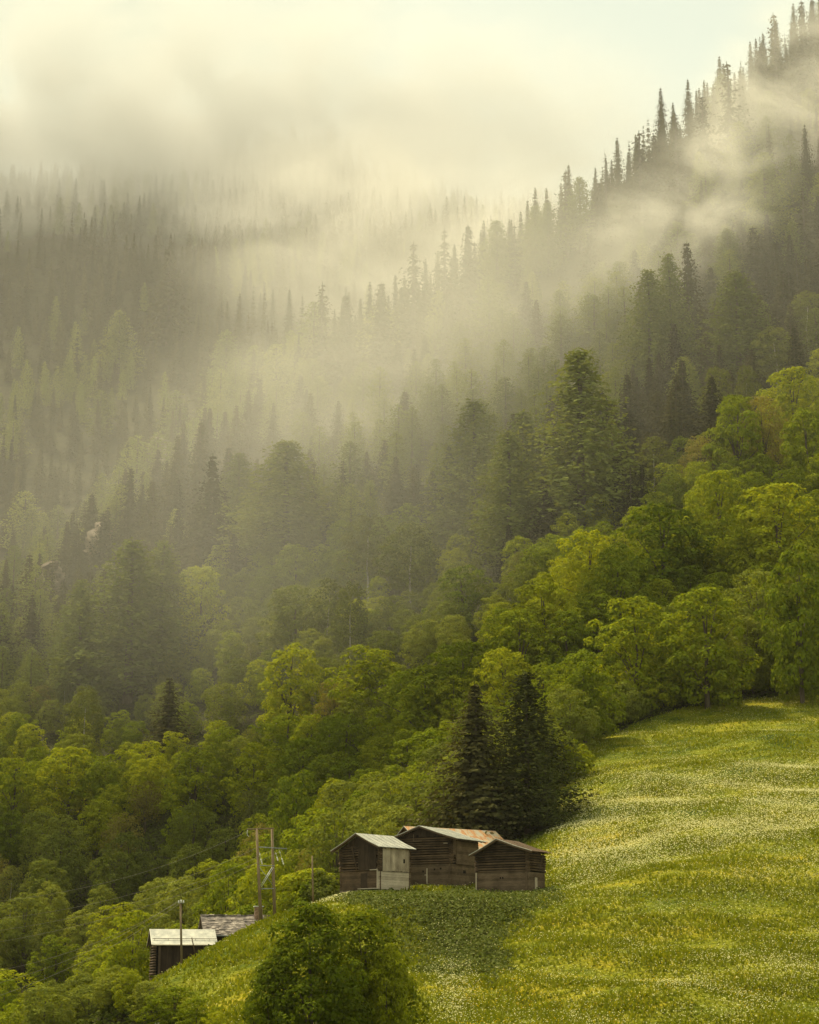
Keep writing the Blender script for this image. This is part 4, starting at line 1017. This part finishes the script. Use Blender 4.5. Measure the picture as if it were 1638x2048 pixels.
EL = [(1130, 'beside the big larch'), (1195, 'at the left end of the meadow edge'), (1290, 'under the layered maple'), (1345, 'left of the domed tree'), (1420, 'under the domed tree'), (1500, 'right of the domed tree'), (1570, 'before the tall edge tree'), (1640, 'at the right end of the meadow edge'),
      (500, 'behind the power pole'), (560, 'just right of the power pole'), (610, 'at the old weathered post'), (660, 'left of the boarded barn'), (710, 'behind the boarded barn')]
_bc = {}
for o in [o for o in scene.objects if o.name.startswith('bush') and str(o.get('group', '')).startswith('bushes')]:
    q_ = pix(o.location); k = min(range(len(EL)), key=lambda i: abs(EL[i][0] - q_[0])); lk = LOOK['shrub'] if 'alder' in [m.name[:5] for m in o.children[0].data.materials] else LOOK['brightshrub']
    _bc.setdefault((lk, k), []).append(o)
for (lk, k), lst in _bc.items():
    for n_, o in enumerate(sorted(lst, key=lambda o: o.location.x)):
        o['label'] = '%s %s%s' % (lk, EL[k][1], '' if len(lst) == 1 else ', %s from the left' % (['first'] + ORD[1:])[n_])
# bare rock in the gully
for k, (px, py, w, hh, lab) in enumerate([(222, 1062, 24, 60, 'pale bare rock face in the gully'), (205, 1100, 20, 30, 'small pale rock below the larger rock face'), (108, 1178, 30, 40, 'pale earthy rock patch low in the gully'), (318, 905, 12, 50, 'narrow pale rock streak high in the gully')]):
    P = ground(px, py + hh * .4)
    if P is None: continue
    q = P.y / FPX; n = 14; rr = random.Random(k); V = []; F = []
    P = P + Vector((0, -6, 3))
    for j in range(n):
        for i in range(n):
            a, b = i / (n - 1) - .5, j / (n - 1) - .5
            f = 1 - .35 * abs(b); V.append((P.x + (a * w * f + rr.uniform(-1, 1) + b * w * .4) * q, P.y + b * hh * q * .55 + rr.uniform(-1.2, 1.2) - 3 * math.cos(a * 3), P.z + b * hh * q + rr.uniform(-.6, .6)))
    for j in range(n - 1):
        for i in range(n - 1): F.append((j * n + i, j * n + i + 1, (j + 1) * n + i + 1, (j + 1) * n + i))
    me = np_mesh('rock', V, F, M['rock']); o = link('rock_outcrop', me); tag(o, lab, 'rock')
    sd = o.modifiers.new('thick', 'SOLIDIFY'); sd.thickness = 4

# ------------------------------------------------------------------ grass, flowers, docks
def scatter(n, seed, y0=118, y1=318, pxa=250, pxb=1720, power=1.6):
    r = np.random.RandomState(seed); t = r.rand(n); y = (y0 ** (1 - power) + t * (y1 ** (1 - power) - y0 ** (1 - power))) ** (1 / (1 - power))
    px = r.uniform(pxa, pxb, n); x = (px - 819) / FPX * y * 1.03
    k = inside(MEADOW, x, y); return x[k], y[k], r
def fbm(x, y, s, seed):
    r = np.random.RandomState(seed); o = np.zeros_like(x); amp = 1.0
    for k in range(5):
        a = r.uniform(0, 6.28, 3); p = r.uniform(0, 6.28, 3); q = s / (1.9 ** k)
        for i in range(3): o += amp * np.sin((x * np.cos(a[i]) * .7 + y * np.sin(a[i])) / q * 2 * np.pi + p[i] + 1.5 * np.sin(x / q * 2 + p[i]))
        amp *= 0.62
    return o / 3.2
def blade_mat(name, a, b, c, tr=.35):
    return leaf_mat(name, a, b, c, tr)
M['grass'] = leaf_mat('grass_blades', (0.085, 0.110, 0.007), (0.160, 0.185, 0.011), (0.28, 0.265, 0.018), .35)
M['flower'] = leaf_mat('white_flower_heads', (0.50, 0.46, 0.20), (0.64, 0.59, 0.27), (0.78, 0.73, 0.42), .3)
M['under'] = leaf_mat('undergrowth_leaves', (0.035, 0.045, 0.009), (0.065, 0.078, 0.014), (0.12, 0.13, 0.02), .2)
M['yflower'] = leaf_mat('yellow_flowers', (0.50, 0.33, 0.01), (0.62, 0.42, 0.01), (0.72, 0.52, 0.02), .3)
M['dock'] = leaf_mat('dock_leaves', (0.040, 0.055, 0.009), (0.080, 0.096, 0.015), (0.24, 0.25, 0.08), .2)
x, y, r = scatter(330000, 5)
g = np.clip(1.0 + 0.5 * fbm(x, y, 9, 3), 0.3, 1.7); keep = (r.rand(len(x)) < g / 1.5 * (1 - .75 * in_docks(x, y, 2.0))); x, y, g = x[keep], y[keep], g[keep]
z = H(x, y); n = len(x)
hh = 0.22 * g * r.uniform(.6, 1.5, n); an = r.uniform(0, 6.28, n); w = 0.05 + 0.00025 * y
base = np.stack([x, y, z - .03], 1); dx = np.stack([np.cos(an) * w, np.sin(an) * w, 0 * w], 1)
tip = base + np.stack([r.normal(size=n) * hh * .5, r.normal(size=n) * hh * .5, hh + .03], 1)
V = np.stack([base - dx, base + dx, tip + dx * .3, tip - dx * .3], 1).reshape(-1, 3)
o = link('grass', np_mesh('grass', V, np.arange(4 * n).reshape(-1, 4), M['grass'])); tag(o, 'uneven green meadow grass on the steep slope', None, None, 'stuff')
def heads(name, label, mat, n, seed, dens, size, lift):
    x, y, r = scatter(n, seed)
    px = 819 + FPX * x / (y * 1.03); k = r.rand(len(x)) < dens(x, y, px); x, y = x[k], y[k]; n = len(x); z = H(x, y)
    P = np.stack([x, y, z + lift * r.uniform(.5, 1.3, n)], 1); Nn = np.stack([r.normal(size=n) * .45, r.normal(size=n) * .45 - .5, np.ones(n)], 1)
    sz = size(x, y) if callable(size) else size
    V, F = quads(P, Nn, sz * r.uniform(.6, 1.4, n), r, .9)
    o = link(name, np_mesh(name, V, F, mat)); tag(o, label, None, None, 'stuff'); return n
def band(y, a, b, s): return np.clip((y - a) / s, 0, 1) * np.clip((b - y) / s, 0, 1)
def dens_white(x, y, px):
    x = np.asarray(x)
    f = fbm(x, y, 16, 8); f2 = fbm(x, y, 4, 18)
    right = np.clip((px - 960) / 250, 0, 1)
    hot = band(y, 196, 246, 14) * np.clip((px - 1080) / 80, 0, 1)  # extra pale flowers here, partly standing in for the sunlit band
    base = 0.04 + 0.32 * right * np.clip(.35 + .5 * f + .35 * f2, 0, 1) + 1.6 * hot * np.clip(.55 + .5 * f, 0.12, 1)
    left = (px < 700) & (y > 175); near_ = band(y, 150, 190, 6) * np.clip(1 - abs(px - 905) / 60, 0, 1) * .5
    knoll = np.clip(1 - abs(px - 680) / 40, 0, 1) * band(y, 188, 203, 4) * .9
    return np.clip(base + near_ + knoll, 0, 1) * (1 - .75 * in_docks(x, y, 2.0)) * np.where(px < 600, .45, 1)
n1 = heads('white_flowers', 'white cow parsley heads scattered thickly over the meadow', M['flower'], 760000, 15, dens_white, lambda x, y: 0.088 + 0.03 * band(y, 192, 250, 16), 0.34)  # heads grow in the same band to lighten it as sunlight would
def dens_y(x, y, px):
    f = fbm(x, y, 13, 28); near_ = band(y, 120, 172, 12) * np.clip((px - 880) / 40, 0, 1) * np.clip(1 - (px - 1000) / 500, 0.2, 1)
    return np.clip(.02 + .3 * np.clip(f - .3, 0, 1) * (px > 1000) + .7 * near_ * np.clip(.5 + f, 0, 1), 0, 1)
heads('yellow_flowers', 'small yellow buttercups in patches of the meadow', M['yflower'], 130000, 35, dens_y, 0.085, 0.28)
def dens_d(x, y, px): return inside(DOCKS, x, y) * 1.0
x, y, r = scatter(190000, 45, 145, 206, 600, 1170); k = r.rand(len(x)) < .8 * in_docks(x, y, 2.2); x, y = x[k], y[k]; n = len(x); z = H(x, y)
P = np.stack([x, y, z + r.uniform(.02, .42, n)], 1); Nn = np.stack([r.normal(size=n) * .6, r.normal(size=n) * .6 - .3, np.ones(n)], 1)
V, F = quads(P, Nn, .30 * r.uniform(.5, 1.3, n), r, .6); o = link('dock_plants', np_mesh('dock_plants', V, F, M['dock'])); tag(o, 'patch of dark broad-leaved dock plants below the barns', None, None, 'stuff')
# undergrowth between the trees
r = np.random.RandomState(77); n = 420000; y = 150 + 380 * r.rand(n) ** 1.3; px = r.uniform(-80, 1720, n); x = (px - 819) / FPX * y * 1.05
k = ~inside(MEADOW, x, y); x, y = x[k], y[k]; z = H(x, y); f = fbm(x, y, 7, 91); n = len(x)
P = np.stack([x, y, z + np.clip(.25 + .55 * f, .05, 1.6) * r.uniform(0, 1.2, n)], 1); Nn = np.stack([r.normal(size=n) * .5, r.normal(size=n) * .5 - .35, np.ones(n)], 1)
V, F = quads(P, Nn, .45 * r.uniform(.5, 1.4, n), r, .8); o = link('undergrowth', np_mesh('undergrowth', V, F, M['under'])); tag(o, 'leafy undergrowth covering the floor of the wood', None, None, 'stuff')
print('docks', n, 'white', n1)

# ------------------------------------------------------------------ haze and drifting mist
def volume_mat(name, density, col=(0.99, 0.925, 0.80), aniso=0.35):
    m, nt, N, L = new_mat(name); out = N('ShaderNodeOutputMaterial'); v = N('ShaderNodeVolumePrincipled')
    v.inputs['Color'].default_value = (*col, 1); v.inputs['Anisotropy'].default_value = aniso; v.inputs['Density'].default_value = density
    L(v.outputs[0], out.inputs['Volume']); return m, nt, N, L, v
HAZE = 0.00004
mt = volume_mat('haze', HAZE)[0]
GZ = [float(o.matrix_world.translation.z) for o in scene.objects if o.type == 'EMPTY']
_gx, _gy = np.meshgrid(np.linspace(-620, 620, 60), np.linspace(-60, 1500, 80)); _gz = H(_gx.ravel(), _gy.ravel())
print('ground range', _gz.min(), _gz.max(), 'things', max(GZ))
bx = MB(); bx.box(-640, 640, -80, 1520, float(_gz.min()) - 2, max(float(_gz.max()) + 4, 505)); hz_o = bx.build('haze', mt); tag(hz_o, None, None, None, 'stuff')
def mist(name, centre, radii, rot, dens, nscale, lo, hi, label, seed=0.0, fall=0.35, stretch=(1, 1, 1.6), col=(0.97, 0.92, 0.80), g=0.45):
    """a bank of drifting mist: an ellipsoid of air whose density thins to nothing at its rim"""
    m, nt, N, L, v = volume_mat(name, 0.0, col, g)
    tc = N('ShaderNodeTexCoord')
    ln = N('ShaderNodeVectorMath'); ln.operation = 'LENGTH'; L(tc.outputs['Object'], ln.inputs[0])
    f = N('ShaderNodeMapRange'); f.interpolation_type = 'SMOOTHSTEP'; f.inputs[1].default_value = 0.97; f.inputs[2].default_value = fall; f.inputs[3].default_value = 0; f.inputs[4].default_value = 1
    L(ln.outputs['Value'], f.inputs[0])
    ge = N('ShaderNodeNewGeometry'); mp = N('ShaderNodeMapping'); mp.inputs['Scale'].default_value = stretch; mp.inputs['Location'].default_value = (seed, seed * 2, 0)
    L(ge.outputs['Position'], mp.inputs[0])
    n = N('ShaderNodeTexNoise'); n.inputs['Scale'].default_value = nscale; n.inputs['Detail'].default_value = 6; n.inputs['Roughness'].default_value = 0.6; n.inputs['Distortion'].default_value = 0.9
    L(mp.outputs[0], n.inputs['Vector'])
    r = N('ShaderNodeMapRange'); r.interpolation_type = 'SMOOTHSTEP'; r.inputs[1].default_value = lo; r.inputs[2].default_value = hi; r.inputs[3].default_value = 0; r.inputs[4].default_value = dens; L(n.outputs['Fac'], r.inputs[0])
    mu = N('ShaderNodeMath'); mu.operation = 'MULTIPLY'; L(f.outputs[0], mu.inputs[0]); L(r.outputs[0], mu.inputs[1]); L(mu.outputs[0], v.inputs['Density'])
    import bmesh
    bm = bmesh.new(); bmesh.ops.create_icosphere(bm, subdivisions=3, radius=1.0); me = bpy.data.meshes.new(name); bm.to_mesh(me); bm.free(); me.materials.append(m)
    o = link(name, me); o.location = centre; o.scale = radii; o.rotation_euler = rot
    tag(o, label, None, None, 'stuff'); return o
def add_mist():
    c = at(440, 325, 1110); mist('mist_bank', c, (400, 175, 122), (0, 0.06, 0), 0.027, 0.0135, 0.33, 0.68, 'thick bank of cloud mist hiding the top of the far slope', 3.0, col=(0.92, 0.895, 0.84), g=0.08)
    c = at(760, 490, 880); mist('mist_bank', c, (120, 80, 72), (0, 0, 0), 0.0100, 0.016, 0.30, 0.68, 'bright mist filling the gully behind the ridge line', 7.0)
    c = at(1380, 420, 610); mist('mist_bank', c, (30, 26, 66), (0, 0.75, 0), 0.042, 0.036, 0.38, 0.72, 'wisp of mist drifting across the dark conifers at the right', 11.0)
    c = at(1590, 210, 700); mist('mist_bank', c, (46, 36, 70), (0, 0.5, 0), 0.036, 0.030, 0.38, 0.70, 'mist trailing over the upper ridge at the right', 17.0)
    c = at(900, 740, 600); mist('mist_bank', c, (120, 120, 80), (0, -0.35, 0), 0.0060, 0.016, 0.25, 0.75, 'glowing mist over the middle of the ridge side', 23.0)
    c = at(900, 900, 560); mist('mist_bank', c, (330, 220, 210), (0, 0, 0), 0.00065, 0.008, 0.05, 0.6, 'thin even veil of damp air before the conifer slopes', 31.0)
    c = at(700, 1150, 430); mist('mist_bank', c, (110, 95, 66), (0, 0, 0), 0.0015, 0.012, 0.05, 0.6, 'faint glowing air over the middle of the broadleaf wood', 37.0)
add_mist()
